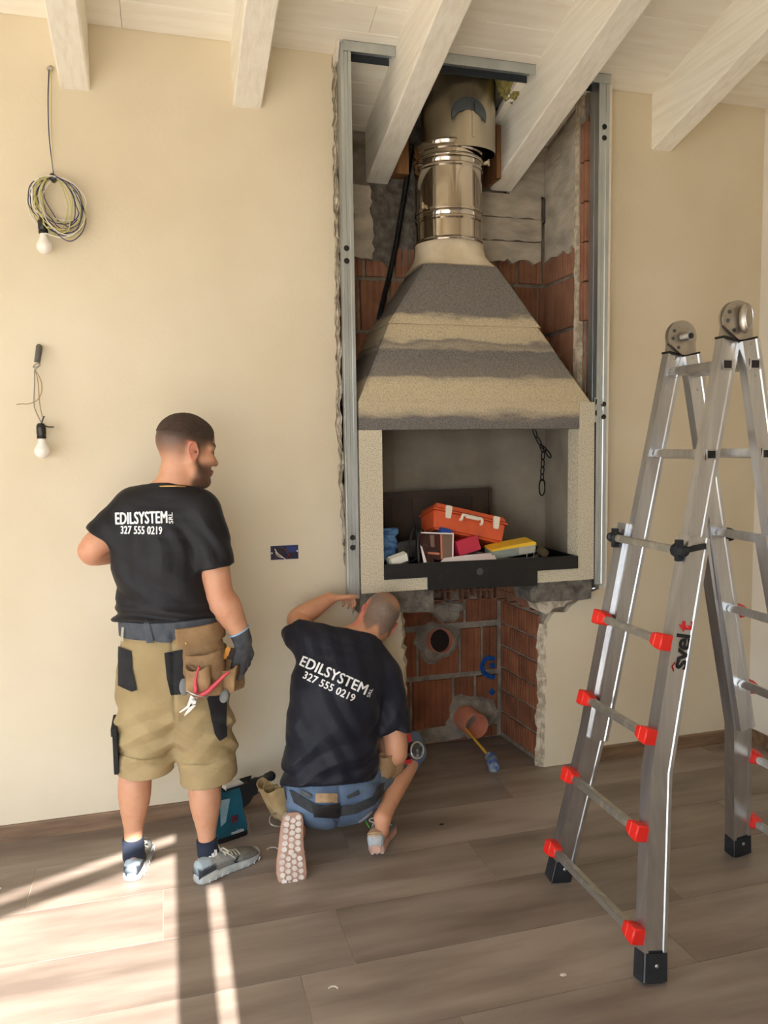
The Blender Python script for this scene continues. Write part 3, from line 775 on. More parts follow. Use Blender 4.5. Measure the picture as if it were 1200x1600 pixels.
# glossy brochures
def sheet(name, corners, m, label, cat, bend=.0, parent=None, th=.0016):
    a, b, c, d = [Vector(p) for p in corners]; n = (b-a).cross(d-a).normalized(); bm = NB(); K = 10; T = []; B = []
    for i in range(K+1):
        t = i/K; o = n*bend*math.sin(PI*t)
        p, q_ = a.lerp(b, t)+o, d.lerp(c, t)+o
        T.append((bm.verts.new(p), bm.verts.new(q_))); B.append((bm.verts.new(p-n*th), bm.verts.new(q_-n*th)))
    for i in range(K):
        bm.faces.new((T[i][0], T[i+1][0], T[i+1][1], T[i][1])); bm.faces.new((B[i][0], B[i][1], B[i+1][1], B[i+1][0]))
        bm.faces.new((T[i][0], B[i][0], B[i+1][0], T[i+1][0])); bm.faces.new((T[i][1], T[i+1][1], B[i+1][1], B[i][1]))
    bm.faces.new((T[0][0], T[0][1], B[0][1], B[0][0])); bm.faces.new((T[K][0], B[K][0], B[K][1], T[K][1]))
    o = ob(name, bm, m, parent)
    if cat: tag(o, label, cat)
    return o
M_paper = mat('white_paper', (228, 218, 220), .5)
M_dkp = mat('dark_brown_print', (58, 38, 32), .25, rgb2=(90, 60, 48), scale=14)
M_mar = mat('maroon_print', (62, 20, 26), .25, rgb2=(36, 16, 18), scale=20)
M_tan = mat('taupe_print', (112, 90, 76), .3); M_sal = mat('salmon_print', (196, 120, 88), .3)
br = sheet('brochure', [(1.156,-0.03,1.115), (1.301,-0.055,1.096), (1.318,-0.02,1.226), (1.148,-0.01,1.238)], M_mar, 'dark glossy brochure with a white border standing open in the tray', 'brochure', .0)
def on(bro, quad, m, nm, off=.0022): return sheet(nm, [Vector(p)+Vector((0, -off, 0)) for p in quad], m, None, None, .0, bro, .0006)
def sub_quad(u0, u1, v0, v1):
    A, B, C_, D = [Vector(p) for p in ((1.156,-0.03,1.115), (1.301,-0.055,1.096), (1.318,-0.02,1.226), (1.148,-0.01,1.238))]
    f = lambda u, v: A.lerp(B, u).lerp(D.lerp(C_, u), v)
    return [f(u0, v0), f(u1, v0), f(u1, v1), f(u0, v1)]
on(br, sub_quad(0, 1, .95, 1), M_paper, 'white_border'); on(br, sub_quad(.96, 1, 0, .96), M_paper, 'white_border')
on(br, sub_quad(.66, .96, .03, .94), M_tan, 'printed_panel'); on(br, sub_quad(.60, .655, .03, .94), M_sal, 'printed_stripe')
on(br, sub_quad(.12, .56, .18, .26), M_sal, 'printed_stripe'); on(br, sub_quad(.30, .42, .45, .9), M_tan, 'printed_panel')
b2 = sheet('brochure', [(1.144,-0.085,1.087), (1.21,-0.085,1.087), (1.166,-0.04,1.159), (1.147,-0.03,1.177)], M_mar, 'maroon brochure lying under the bordered one, half over the tray edge', 'brochure', .002)
sheet('brochure_edge', [(1.143,-0.034,1.18), (1.151,-0.037,1.171), (1.161,-0.089,1.09), (1.145,-0.089,1.088)], M_paper, None, None, .002, b2)
sheet('paper_sheet', [(1.213,-0.085,1.09), (1.514,-0.085,1.091), (1.519,-0.03,1.121), (1.254,-0.06,1.114)], M_paper, 'white sheet of paper lying along the front of the tray', 'paper', .006)
bm = NB(); box(bm, (-.062, -.05, -.036), (.062, .05, .036), bev=.002)
simple('box', 'crimson box standing behind the brochures under the toolbox', 'box', local(bm, (1.387,0.03,1.155), (.94, .18, .2), (-.2, .1, .97)), mat('crimson_card', (196, 46, 74), .5))
bm = NB(); box(bm, (-.028, -.03, -.013), (.028, .03, .013), bev=.004)
simple('pouch', 'small bright blue pouch wedged behind the brochure under the toolbox', 'pouch', local(bm, (1.284,0.02,1.235), (.9, .1, -.25), (.2, 0, .97)), mat('bright_blue_nylon', (28, 70, 150), .5))
bm = NB()
for x, z0, z1, y in ((636, 880, 826, -.02), (648, 872, 824, -.0), (628, 876, 838, .04), (655, 885, 828, -.05)):
    pass
tube(bm, smooth_pts([(1.071,-0.07,1.089), (1.094,-0.03,1.185), (1.12,0,1.253), (1.139,0.02,1.26), (1.142,0.01,1.209), (1.118,-0.05,1.12)], 6), .006, 6, flat=.5)
tube(bm, smooth_pts([(1.122,-0.085,1.101), (1.128,-0.05,1.186), (1.145,-0.03,1.246), (1.168,0,1.248), (1.184,0.03,1.204)], 6), .007, 6, flat=.5)
tube(bm, smooth_pts([(1.007,-0.085,1.095), (1.075,-0.085,1.109), (1.111,-0.07,1.123), (1.103,-0.04,1.15)], 6), .006, 6, flat=.5)
simple('black_strap', 'black webbing strap loops standing among the clutter left of the brochures', 'strap', bm, M_black, True)
bm = NB(); box(bm, (-.05, -.03, -.04), (.05, .03, .04), bev=.01)
simple('bag', 'dark grey tool bag behind the strap loops at the left of the tray', 'bag', local(bm, (1.103,0.06,1.149), (.98, .1, .1), (-.1, .1, .98)), mat('grey_bag', (70, 68, 66), .8, rgb2=(38, 38, 38), scale=30))
# plastering float: yellow top, grey body, wire loops
ft = thing('yellow_float', 'yellow and grey plastic float with two wire loops lying at the right of the tray', 'float tool', (1.621,-0.02,1.121))
fo, fx, fz = (1.628,-0.005,1.137), (.98, -.02, .10), (-.1, -.12, .98)
bm = NB(); P = [(-.125, -.02), (-.11, -.028), (.085, -.028), (.105, -.012), (.108, .006), (.108, .012), (-.125, .012)]
prism(bm, P, (0, -.045, 0), (1, 0, 0), (0, 0, 1), (0, .09, 0)); ob('float_body', local(bm, fo, fx, fz), mat('grey_green_plastic', (150, 156, 148), .5, rgb2=(126, 132, 124), scale=14), ft)
bm = NB(); P = [(-.126, .0125), (.109, .0125), (.107, .024), (.092, .031), (-.06, .026), (-.126, .020)]
prism(bm, P, (0, -.047, 0), (1, 0, 0), (0, 0, 1), (0, .094, 0)); ob('float_lid', local(bm, fo, fx, fz), mat('yellow_plastic', (236, 190, 52), .45), ft, label='yellow lid')
bm = NB(); box(bm, (.015, -.052, -.024), (.10, -.046, .013), bev=.002); ob('end_plate', local(bm, fo, fx, fz), mat('pale_grey_plastic', (182, 180, 166), .5), ft)
for k, x in enumerate((.045, .082)):
    bm = NB(); tube(bm, smooth_pts([(x, -.05, .0), (x-.002, -.066, -.004), (x+.002, -.068, -.03), (x+.004-.008*k, -.06, -.05)], 5), .0022, 6)
    lathe(bm, [(.006, 0), (.006, .008)], (x, -.05, .0), (0, -1, 0), 12); ob('wire_loop', local(bm, fo, fx, fz), mat('bright_wire', (210, 208, 200), .3, .8), ft, smooth=40)
bm = NB()
o_, ux, uz = (1.782,-0.03,1.114), Vector((.75, -.1, -.55)), Vector((.5, .3, .7))
for k in range(3):
    w, h = .030-.007*k, .016-.005*k
    P = [(-w, 0, -h), (-w+.006, 0, -h-.004), (w-.006, 0, -h-.004), (w, 0, -h), (w, 0, h), (w-.006, 0, h+.004), (-w+.006, 0, h+.004), (-w, 0, h)]
    tube(bm, P, .0025, 6, closed=True)
box(bm, (-.03, .003, -.017), (.03, .006, .017))
simple('metal_grid', 'small dull metal grid plate leaning at the right end of the tray', 'grid plate', local(bm, o_, ux, uz), mat('dull_bronze', (104, 94, 72), .5, .5))
bm = NB()
tube(bm, smooth_pts([(1.444,0.08,1.117), (1.495,0,1.106), (1.583,-0.03,1.086), (1.702,-0.03,1.08), (1.769,0,1.091)], 8), .010, 8)
tube(bm, smooth_pts([(1.402,0.06,1.103), (1.453,-0.02,1.086), (1.569,-0.06,1.073), (1.698,-0.06,1.075)], 8), .009, 8)
simple('grey_hose', 'grey hose coiled under the yellow float in the tray', 'hose', bm, mat('grey_rubber', (112, 104, 94), .7), True)

# chain with end ring hanging from the smoke shelf
ch = thing('chain', 'black iron chain with an oval end ring hanging inside the firebox', 'chain', (1.814,0.05,1.655))
M_ch = mat('black_iron', (20, 18, 17), .45, .6)
def link(p, q, w, k, r=.0032, parent=ch, nm='link'):
    p, q = Vector(p), Vector(q); d = (q-p); L = d.length*.5+.004; d.normalize(); s = Vector((1, .25, 0)) if k % 2 == 0 else Vector((.45, -.9, 0)); s = (s-d*s.dot(d)).normalized()
    bm = NB(); c = (p+q)/2; P = []
    for i in range(16):
        a = 2*PI*i/16; P.append(c+d*math.copysign(abs(math.sin(a))**.8, math.sin(a))*L+s*math.cos(a)*w)
    tube(bm, P, r, 6, closed=True); return ob(nm, bm, M_ch, parent, smooth=True)
CP = [(1.771,0.05,1.719), (1.786,0.05,1.678), (1.81,0.05,1.639), (1.824,0.05,1.604), (1.821,0.05,1.566), (1.821,0.05,1.528), (1.818,0.05,1.492), (1.818,0.05,1.464)]
for k, (a, b) in enumerate(zip(CP, CP[1:])): link(a, b, .0095, k)
DP = [(1.814,0.05,1.636), (1.839,0.05,1.61), (1.863,0.05,1.578)]
for k, (a, b) in enumerate(zip(DP, DP[1:])): link(a, b, .0095, k+1)
link((1.818,0.05,1.464), (1.818,0.05,1.39), .018, 0, .004, nm='end_ring')

# ---------------------------------------------------------------- lower niche: two clay-coloured stub pipes and the stirrer
M_pvc = mat('orange_brown_pvc', (220, 148, 120), .45, rgb2=(202, 128, 100), scale=7)
M_pvci = mat('orange_brown_pvc_inside', (204, 130, 104), .5)
M_pipe_shade = mat('pipe_shade_dark', (30, 18, 14), .9)  # near-black colour stands in for the shade deep inside the pipe
def stub(name, a, b, r, label, stop=.06):
    a, b = Vector(a), Vector(b); d = (b-a); L = d.length; d.normalize()
    bm = NB(); n = 48
    prof = [(r, 0), (r, L-.002), (r-.001, L), (r-.003, L), (r-.004, L-.002), (r-.004, -.05), ]
    lathe(bm, prof, a, d, n, cap=False)
    o = tag(ob(name, bm, M_pvc, smooth=35), label, 'pipe', 'clay-coloured stub pipes')
    bm = NB(); lathe(bm, [(r-.0045, 0), (r-.0045, .002)], a+d*(L-stop), d, n); ob('pipe_inside_disc', bm, M_pipe_shade if stop < .1 else M_pvci, o); return o  # disc closes the deep tube; the dark one carries painted shade
stub('stub_pipe', (1.396,0.52,0.5691), (1.394,0.37,0.6021), .066, 'clay-coloured plastic stub pipe high in the lower niche, dark inside', .055)
stub('stub_pipe', (1.549,0.53,0.1416), (1.566,0.3,0.1354), .069, 'clay-coloured plastic stub pipe low in the niche near the floor', .16)
st = thing('mallet', 'yellow-handled tool with a blue and grey head leaning into the low stub pipe', 'hand tool', (1.573,0.0971,0))
bm = NB(); tube(bm, [(1.508,0.33,0.1244), (1.554,0.0926,0.045)], [.0055, .0075], 10); ob('handle', bm, mat('yellow_handle', (214, 168, 62), .5), st, label='yellow handle')
bm = NB(); c0, c1 = Vector((1.559,0.1041,0.05)), Vector((1.535,0.0025,0.03)); d = (c1-c0)
P = [(.012, -.005), (.026, 0), (.030, .008), (.030, .022), (.028, .028), (.031, .034), (.031, d.length*.8), (.027, d.length), (.012, d.length+.006)]
lathe(bm, P, c0, d, 28); ob('head', bm, mat('blue_grey_head', (64, 92, 150), .6, rgb2=(150, 158, 160), scale=32, mix=(.42, .62)), st, smooth=40)

# ---------------------------------------------------------------- wall box with loose wires
eb = thing('junction_box', 'open blue electrical box with loose wires set in the wall beside the standing person', 'electrical box', (.51, 0, 1.17))
M_bb = mat('blue_box_plastic', (30, 52, 120), .5, rgb2=(20, 34, 84), scale=20)
x0, x1, z0, z1 = .447, .572, 1.140, 1.203
bm = NB()
t = .004
for lo, hi in (((x0, -.003, z1-t), (x1, .03, z1)), ((x0, -.003, z0), (x1, .03, z0+t)), ((x0, -.003, z0), (x0+t, .03, z1)), ((x1-t, -.003, z0), (x1, .03, z1))): box(bm, lo, hi)
ob('box_rim', bm, M_bb, eb)
bm = NB(); box(bm, (x0+t, -.0012, z0+t), (x1-t, -.0004, z1-t)); ob('box_back', bm, mat('deep_blue', (16, 24, 58), .7, rgb2=(60, 44, 30), scale=14), eb)
bm = NB(); box(bm, (x0+.07, -.004, z0+.03), (x1-.006, -.001, z1-.006), bev=.001); ob('module', bm, M_bb, eb)
for P, c, nm in (([(.466, -.004, 1.19), (.475, -.012, 1.172), (.495, -.014, 1.155), (.512, -.010, 1.141)], (226, 222, 210), 'wire'), ([(.468, -.004, 1.175), (.478, -.013, 1.158), (.498, -.014, 1.150)], (210, 200, 186), 'wire'),
                 ([(.505, -.004, 1.192), (.52, -.012, 1.175), (.525, -.014, 1.155), (.51, -.01, 1.147)], (130, 48, 44), 'wire'), ([(.49, -.004, 1.196), (.512, -.012, 1.188), (.53, -.012, 1.168), (.533, -.012, 1.15), (.522, -.01, 1.143)], (96, 60, 40), 'wire')):
    bm = NB(); tube(bm, smooth_pts(P, 5), .0018, 6); ob(nm, bm, mat('wire_insulation', c, .5), eb)
for x, z in ((.452, 1.171), (.567, 1.176)):
    bm = NB(); lathe(bm, [(.004, 0), (.004, .003)], (x, -.003, z), (0, -1, 0), 10); ob('screw', bm, mat('screw_steel', (220, 218, 210), .35, .6), eb)

# ---------------------------------------------------------------- two temporary lamps
M_bulb = mat('opal_bulb', (240, 234, 226), .3); M_sock = mat('black_bakelite', (24, 22, 20), .4)
M_wy = mat('yellow_green_wire', (196, 190, 120), .5); M_wb = mat('navy_wire', (52, 54, 96), .5); M_wg = mat('grey_wire', (140, 132, 122), .5); M_ww = mat('white_wire', (228, 222, 212), .5)
def lamp(o, top, tilt, r=.03, sock=.085, parent=None):
    ax = Vector(tilt).normalized()
    bm = NB(); lathe(bm, [(.006, 0), (.012, .001), (.0175, .010), (.0185, .02), (.0185, .045), (.0172, .047), (.0172, .052), (.0185, .054), (.0185, sock-.025), (.016, sock-.022)], top, ax, 24); ob('socket', bm, M_sock, parent, smooth=35)
    h = sock-.024
    bm = NB(); P = [(.013, h), (.0145, h+.008), (.016, h+.018), (.022, h+.030), (.0275, h+.040)]
    for k in range(9):
        a = -.35+k*(PI/2+.35)/8; P.append((.0305*math.cos(a) if k < 8 else .001, h+.052+.030*math.sin(a)))
    lathe(bm, P, top, ax, 28); ob('bulb', bm, M_bulb, parent, smooth=60)
l1 = thing('hanging_bulb', 'bare bulb in a black socket under a tied coil of wire by the left rafter', 'lamp', (-0.3755,-0,3.169), 'bare temporary bulbs')
YL = -.06
bm = NB(); tube(bm, [(-0.3767,0.01,3.171), (-0.3797,-0.03,3.148)], .0105, 14); lathe(bm, [(.0075, 0), (.0075, .001)], (-0.3797,-0.0302,3.148), (-.1, -1, -.1), 12); ob('conduit_stub', bm, mat('grey_conduit', (168, 160, 150), .6), l1)
bm = NB(); tube(bm, smooth_pts([(-0.3798,-0.03,3.146), (-0.3817,-0.045,3.112), (-0.387,-0.06,3.009), (-0.3886,-0.06,2.875), (-0.3802,-0.06,2.754), (-0.3795,-0.06,2.717)], 8), .0022, 6); ob('wire', bm, M_wb, l1)
bm = NB(); tube(bm, smooth_pts([(-0.3751,-0.03,3.146), (-0.3729,-0.05,3.087), (-0.3787,-0.06,2.937), (-0.3802,-0.06,2.803), (-0.3795,-0.06,2.717)], 8), .0020, 6); ob('wire', bm, M_wy, l1)
bm = NB(); tube(bm, smooth_pts([(-0.3774,-0.03,3.146), (-0.3811,-0.05,3.062), (-0.3845,-0.06,2.912), (-0.3796,-0.06,2.766), (-0.3819,-0.06,2.717)], 8), .0018, 6); ob('wire', bm, M_ww, l1)
rc = random.Random(12)
ctr = Vector((-0.3664,-0.05,2.617))
tie = Vector((-0.3822,-0.055,2.723))
for k in range(19):
    m_ = (M_wy, M_wb, M_ww, M_wy, M_wb)[k % 5]; rx, rz = .082+rc.uniform(-.03, .026), .118+rc.uniform(-.03, .02)
    tl = rc.uniform(-.55, .1); P = []
    cx = tie+Vector((rc.uniform(-.006, .006), rc.uniform(-.012, .012), 0))
    for i in range(22):
        a = 2*PI*i/22; x, z = rx*math.sin(a), -rz*(1-math.cos(a))
        P.append(cx+Vector((x*math.cos(tl)+z*math.sin(tl)*-.35+.02*(1-math.cos(a))*rc.uniform(.8, 1.2), .022*math.sin(a+k)+rc.uniform(-.002, .002), (z*math.cos(tl*.5)+x*math.sin(tl)*.35)*.86)))
    bm = NB(); tube(bm, smooth_pts(P, 2, True), .0020, 5, closed=True); ob('wire_loop', bm, m_, l1)
bm = NB(); P = [(-0.4484,-0.06,2.552), (-0.4607,-0.06,2.588), (-0.4569,-0.06,2.618), (-0.4337,-0.06,2.664), (-0.4085,-0.06,2.7), (-0.3817,-0.06,2.722)]; tube(bm, smooth_pts(P, 6), .002, 5); ob('wire', bm, M_wy, l1)
bm = NB(); P = [(-0.4291,-0.06,2.563), (-0.3843,-0.08,2.509), (-0.3314,-0.08,2.475), (-0.288,-0.07,2.507), (-0.2671,-0.06,2.564), (-0.2738,-0.06,2.631), (-0.2999,-0.06,2.693), (-0.3651,-0.06,2.723)]; tube(bm, smooth_pts(P, 6), .002, 5); ob('wire', bm, M_wb, l1)
bm = NB(); lathe(bm, [(.013, -.014), (.016, -.010), (.016, .010), (.013, .014)], tie, (.8, 0, -.6), 12); ob('tape_wrap', bm, M_sock, l1)
bm = NB(); tube(bm, smooth_pts([tie, (-0.4196,-0.06,2.665), (-0.4343,-0.06,2.602), (-0.4292,-0.06,2.561)], 6), .0025, 6); ob('wire', bm, M_ww, l1)
lamp(None, (-0.429,-0.06,2.566), (.03, -.02, -1), parent=l1)
l2 = thing('hanging_bulb', 'bare bulb hung on short wires from a grey stub beside the standing person', 'lamp', (-0.4759,0,2.059), 'bare temporary bulbs')
bm = NB(); P = [Vector((-0.4757,0.02,2.072)), Vector((-0.4706,-0.02,2.059)), Vector((-0.4719,-0.035,2.037)), Vector((-0.4777,-0.04,2.001))]; P = smooth_pts(P, 8); tube(bm, P, [.0125 if i % 2 else .0112 for i in range(len(P))], 14)
ob('conduit_stub', bm, mat('dark_grey_conduit', (92, 88, 82), .6), l2)
bm = NB(); tube(bm, smooth_pts([(-0.473,-0.04,2.001), (-0.4681,-0.045,1.988), (-0.4916,-0.05,1.979), (-0.4815,-0.05,1.992), (-0.4656,-0.045,1.99), (-0.4873,-0.05,1.969)], 6), .0024, 6); ob('wire_knot', bm, M_wg, l2)
bm = NB(); tube(bm, smooth_pts([(-0.4873,-0.05,1.969), (-0.49,-0.05,1.913), (-0.4961,-0.05,1.836), (-0.4884,-0.05,1.798), (-0.4713,-0.05,1.756)], 6), .0024, 6); ob('wire', bm, M_wg, l2)
bm = NB(); tube(bm, smooth_pts([(-0.4871,-0.05,1.974), (-0.4775,-0.05,1.926), (-0.4746,-0.05,1.836), (-0.4678,-0.05,1.78)], 6), .0018, 6); ob('wire', bm, mat('tan_wire', (150, 124, 84), .5), l2)
bm = NB(); tube(bm, smooth_pts([(-0.485,-0.05,1.969), (-0.4642,-0.06,1.925), (-0.4639,-0.06,1.882), (-0.4822,-0.06,1.848), (-0.5138,-0.06,1.833), (-0.5398,-0.06,1.833), (-0.5587,-0.06,1.83)], 6), .0018, 6); ob('wire', bm, mat('tan_wire', (150, 124, 84), .5), l2)
bm = NB(); tube(bm, smooth_pts([(-0.474,-0.05,1.749), (-0.4657,-0.05,1.772), (-0.4603,-0.05,1.785)], 5), [.003]*10+[.004], 6); tube(bm, smooth_pts([(-0.4715,-0.05,1.751), (-0.4473,-0.055,1.741), (-0.425,-0.06,1.74)], 5), .003, 6); ob('tape_end', bm, M_sock, l2)
lamp(None, (-0.4737,-0.05,1.756), (0, -.02, -1), parent=l2)


# ---------------------------------------------------------------- telescopic aluminium ladder
M_alu = mat('brushed_aluminium', (206, 206, 206), .30, .92, rgb2=(184, 184, 186), scale=6, stretch=(6, 6, .4), mix=(.3, .7), bump=.03, bscale=40)
M_alud = mat('scuffed_aluminium', (176, 174, 168), .38, .85, rgb2=(212, 208, 198), scale=26, mix=(.5, .7))
M_red = mat('red_plastic', (222, 40, 30), .4)
M_rub = mat('black_rubber', (22, 24, 28), .6, rgb2=(34, 38, 44), scale=30)
M_steelp = mat('hinge_steel', (178, 170, 158), .36, .9)
lad = thing('ladder', 'telescopic aluminium step ladder with red rung ends standing open at the right', 'ladder', (1.78, -1.25, 0))
M_logo_r = mat('red_print', (200, 34, 40), .5); M_logo_k = mat('black_print', (24, 22, 24), .5)

def stile(P, w, t, name, mt, channel=True):
    """bent rail: P points (centre line), w across in the section plane (x-ish), t thick along y, with raised edge ribs"""
    P = [Vector(p) for p in P]
    bm = NB(); yv = Vector((0, 1, 0)); rings = []
    prof = [(-w/2, -t/2), (-w/2+.012, -t/2), (-w/2+.015, -t/2+.004), (w/2-.015, -t/2+.004), (w/2-.012, -t/2), (w/2, -t/2),
            (w/2, t/2), (w/2-.012, t/2), (w/2-.015, t/2-.004), (-w/2+.015, t/2-.004), (-w/2+.012, t/2), (-w/2, t/2)]
    for i, p in enumerate(P):
        d = (P[min(i+1, len(P)-1)]-P[max(i-1, 0)]).normalized(); s = d.cross(yv).normalized()
        s = -s if s.x < 0 else s
        y = s.cross(d).normalized(); y = y if y.y > 0 else -y
        rings.append([bm.verts.new(p+s*a+y*b) for a, b in prof])
    n = len(prof)
    for A, B in zip(rings, rings[1:]):
        for k in range(n): bm.faces.new((A[k], A[(k+1) % n], B[(k+1) % n], B[k]))
    bm.faces.new(rings[0]); bm.faces.new(rings[-1][::-1])
    return ob(name, bm, mt, lad, smooth=30)

def lerp(P, z):
    P = [Vector(p) for p in P]
    for a, b in zip(P, P[1:]):
        if min(a.z, b.z)-1e-6 <= z <= max(a.z, b.z)+1e-6: return a.lerp(b, (z-a.z)/(b.z-a.z))
    return P[0] if abs(P[0].z-z) < abs(P[-1].z-z) else P[-1]

def foot(p, q):
    p, q = Vector(p), Vector(q); d = (q-p).normalized()
    bm = NB(); beam(bm, p-Vector((0, 0, .004)), p+d*.09, .088, .060, up=(0, 1, 0), w2=.086, h2=.058)
    bmesh.ops.bevel(bm, geom=list(bm.edges), offset=.006, segments=2, affect='EDGES')
    f = ob('rubber_foot', bm, M_rub, lad, smooth=40)
    bm = NB(); lathe(bm, [(.0065, 0), (.0065, .002), (.004, .004)], p+d*.055+Vector((0, -.0305, 0)), (0, -1, 0), 12); ob('rivet', bm, M_alu, f)

# outer rails (flared feet) and inner rails, front section then rear section
FN = [(1.378, -1.525, .005), (1.478, -1.400, .60), (1.625, -1.370, 1.345)]
FF = [(1.378, -.942, .005), (1.478, -1.012, .585), (1.625, -1.020, 1.35)]
FNi = [(1.56, -1.362, 1.0), (1.753, -1.350, 1.985)]
FFi = [(1.478, -1.048, .575), (1.753, -1.072, 1.965)]
RN = [(2.160, -1.545, .005), (2.050, -1.420, .60), (1.900, -1.385, 1.345)]
RF = [(2.160, -.980, .005), (2.055, -1.085, .585), (1.905, -1.080, 1.35)]
RNi = [(2.05, -1.405, .575), (1.803, -1.370, 1.99)]
RFi = [(2.058, -1.118, .575), (1.803, -1.092, 1.965)]
FNi[1], FFi[1], RFi[1], RNi[1] = lerp(FNi, 1.966), lerp(FFi, 1.950), lerp(RFi, 1.950), lerp(RNi, 1.966)
for P in (FN, FF, RF, RN): stile(P, .080, .052, 'outer_rail', M_alu); foot(P[0], P[1])
for P in (FNi, FFi, RFi, RNi): stile(P, .066, .034, 'inner_rail', M_alu)

def rung(p, q, w=.030, h=.026, m=M_alud, up=(.25, 0, 1)):
    bm = NB(); beam(bm, p, q, w, h, up=up); bmesh.ops.bevel(bm, geom=list(bm.edges), offset=.004, segments=2, affect='EDGES')
    return ob('rung', bm, m, lad, smooth=40)
def cap(p, d, name='rung_end', m=M_red):
    """flared plastic bracket that wraps the rail at a rung end; d points along the rung, inwards"""
    p = Vector(p); d = Vector(d).normalized()
    bm = NB(); beam(bm, p-d*.034, p+d*.004, .050, .052, up=(.25, 0, 1), w2=.046, h2=.050)
    beam(bm, p+d*.002, p+d*.034, .046, .050, up=(.25, 0, 1), w2=.036, h2=.034)
    bmesh.ops.bevel(bm, geom=list(bm.edges), offset=.004, segments=1, affect='EDGES')
    return ob(name, bm, m, lad, smooth=40)
OUT = Vector((-.060, -.004, -.014))
for z in (.155, .445, .735, 1.03):
    a, b = lerp(FN, z)+OUT, lerp(FF, z)+OUT; d = (b-a).normalized()
    rung(a, b); cap(a+d*.012, d); cap(b-d*.012, -d)
z = 1.318
a, b = lerp(FN, z)+OUT, lerp(FF, z)+OUT; d = (b-a).normalized(); rung(a, b)
for p, s in ((a, 1), (b, -1)):
    bm = NB(); ax = d*s
    lathe(bm, [(.008, -.04), (.016, -.037), (.019, -.024), (.014, -.018), (.014, -.010), (.023, -.006), (.023, .010), (.018, .018)], p, ax, 10); k = ob('locking_knob', bm, M_rub, lad, smooth=30)
    bm = NB(); beam(bm, p-ax*.005+Vector((0, 0, .034)), p-ax*.005-Vector((0, 0, .034)), .018, .020, up=(1, 0, 0)); beam(bm, p-ax*.014, p-ax*.014+Vector((.085, -.002, .012)), .020, .018); ob('lock_arm', bm, M_rub, k)
INF = [lerp(FFi, 1.605), lerp(FFi, 1.890)]
for zz, m in ((1.605, M_alu), (1.890, M_alu), (1.32, M_alu), (1.035, M_alu)):
    a, b = lerp(FNi, zz), lerp(FFi, zz)
    if zz > 1.4: rung(a, b, .032, .028, m)
for zz in (1.89, 1.605, 1.32, 1.04, .755):
    a, b = lerp(RNi, zz), lerp(RFi, zz); rung(a, b, .032, .028, M_alu)
OUR = Vector((.060, 0, -.010))
for z in (.155, .445, .735, 1.03):
    a, b = lerp(RN, z)+OUR, lerp(RF, z)+OUR; d = (b-a).normalized(); rung(a, b); cap(a+d*.012, d); cap(b-d*.012, -d)
a, b = lerp(RN, 1.318)+OUR, lerp(RF, 1.318)+OUR; rung(a, b); d = (b-a).normalized(); cap(b-d*.012, -d, 'locking_knob', M_rub); cap(a+d*.012, d, 'locking_knob', M_rub)
# square rung ends and rivets on the near faces of the inner rails
for P in (FNi, RNi):
    for zz in (1.89, 1.605):
        p = lerp(P, zz)+Vector((0, -.0175, 0))
        bm = NB(); box(bm, p-Vector((.019, .002, .017)), p+Vector((.019, .001, .017)), bev=.001); sr = ob('rung_socket', bm, M_alu, lad)
        bm = NB(); box(bm, p-Vector((.014, .003, .012)), p+Vector((.014, -.0015, .012))); ob('socket_plug', bm, M_black, sr)
for P, zs in ((FNi, (1.955, 1.855)), (RNi, (1.955, 1.855)), (FFi, (1.94, 1.83)), (RFi, (1.94, 1.83))):
    for zz in zs:
        bm = NB(); lathe(bm, [(.0055, 0), (.005, .002), (.002, .0035)], lerp(P, zz)+Vector((0, -.013 if P in (FFi, RFi) else -.0135, 0)), (0, -1, 0), 10); ob('rivet', bm, M_alu, lad)
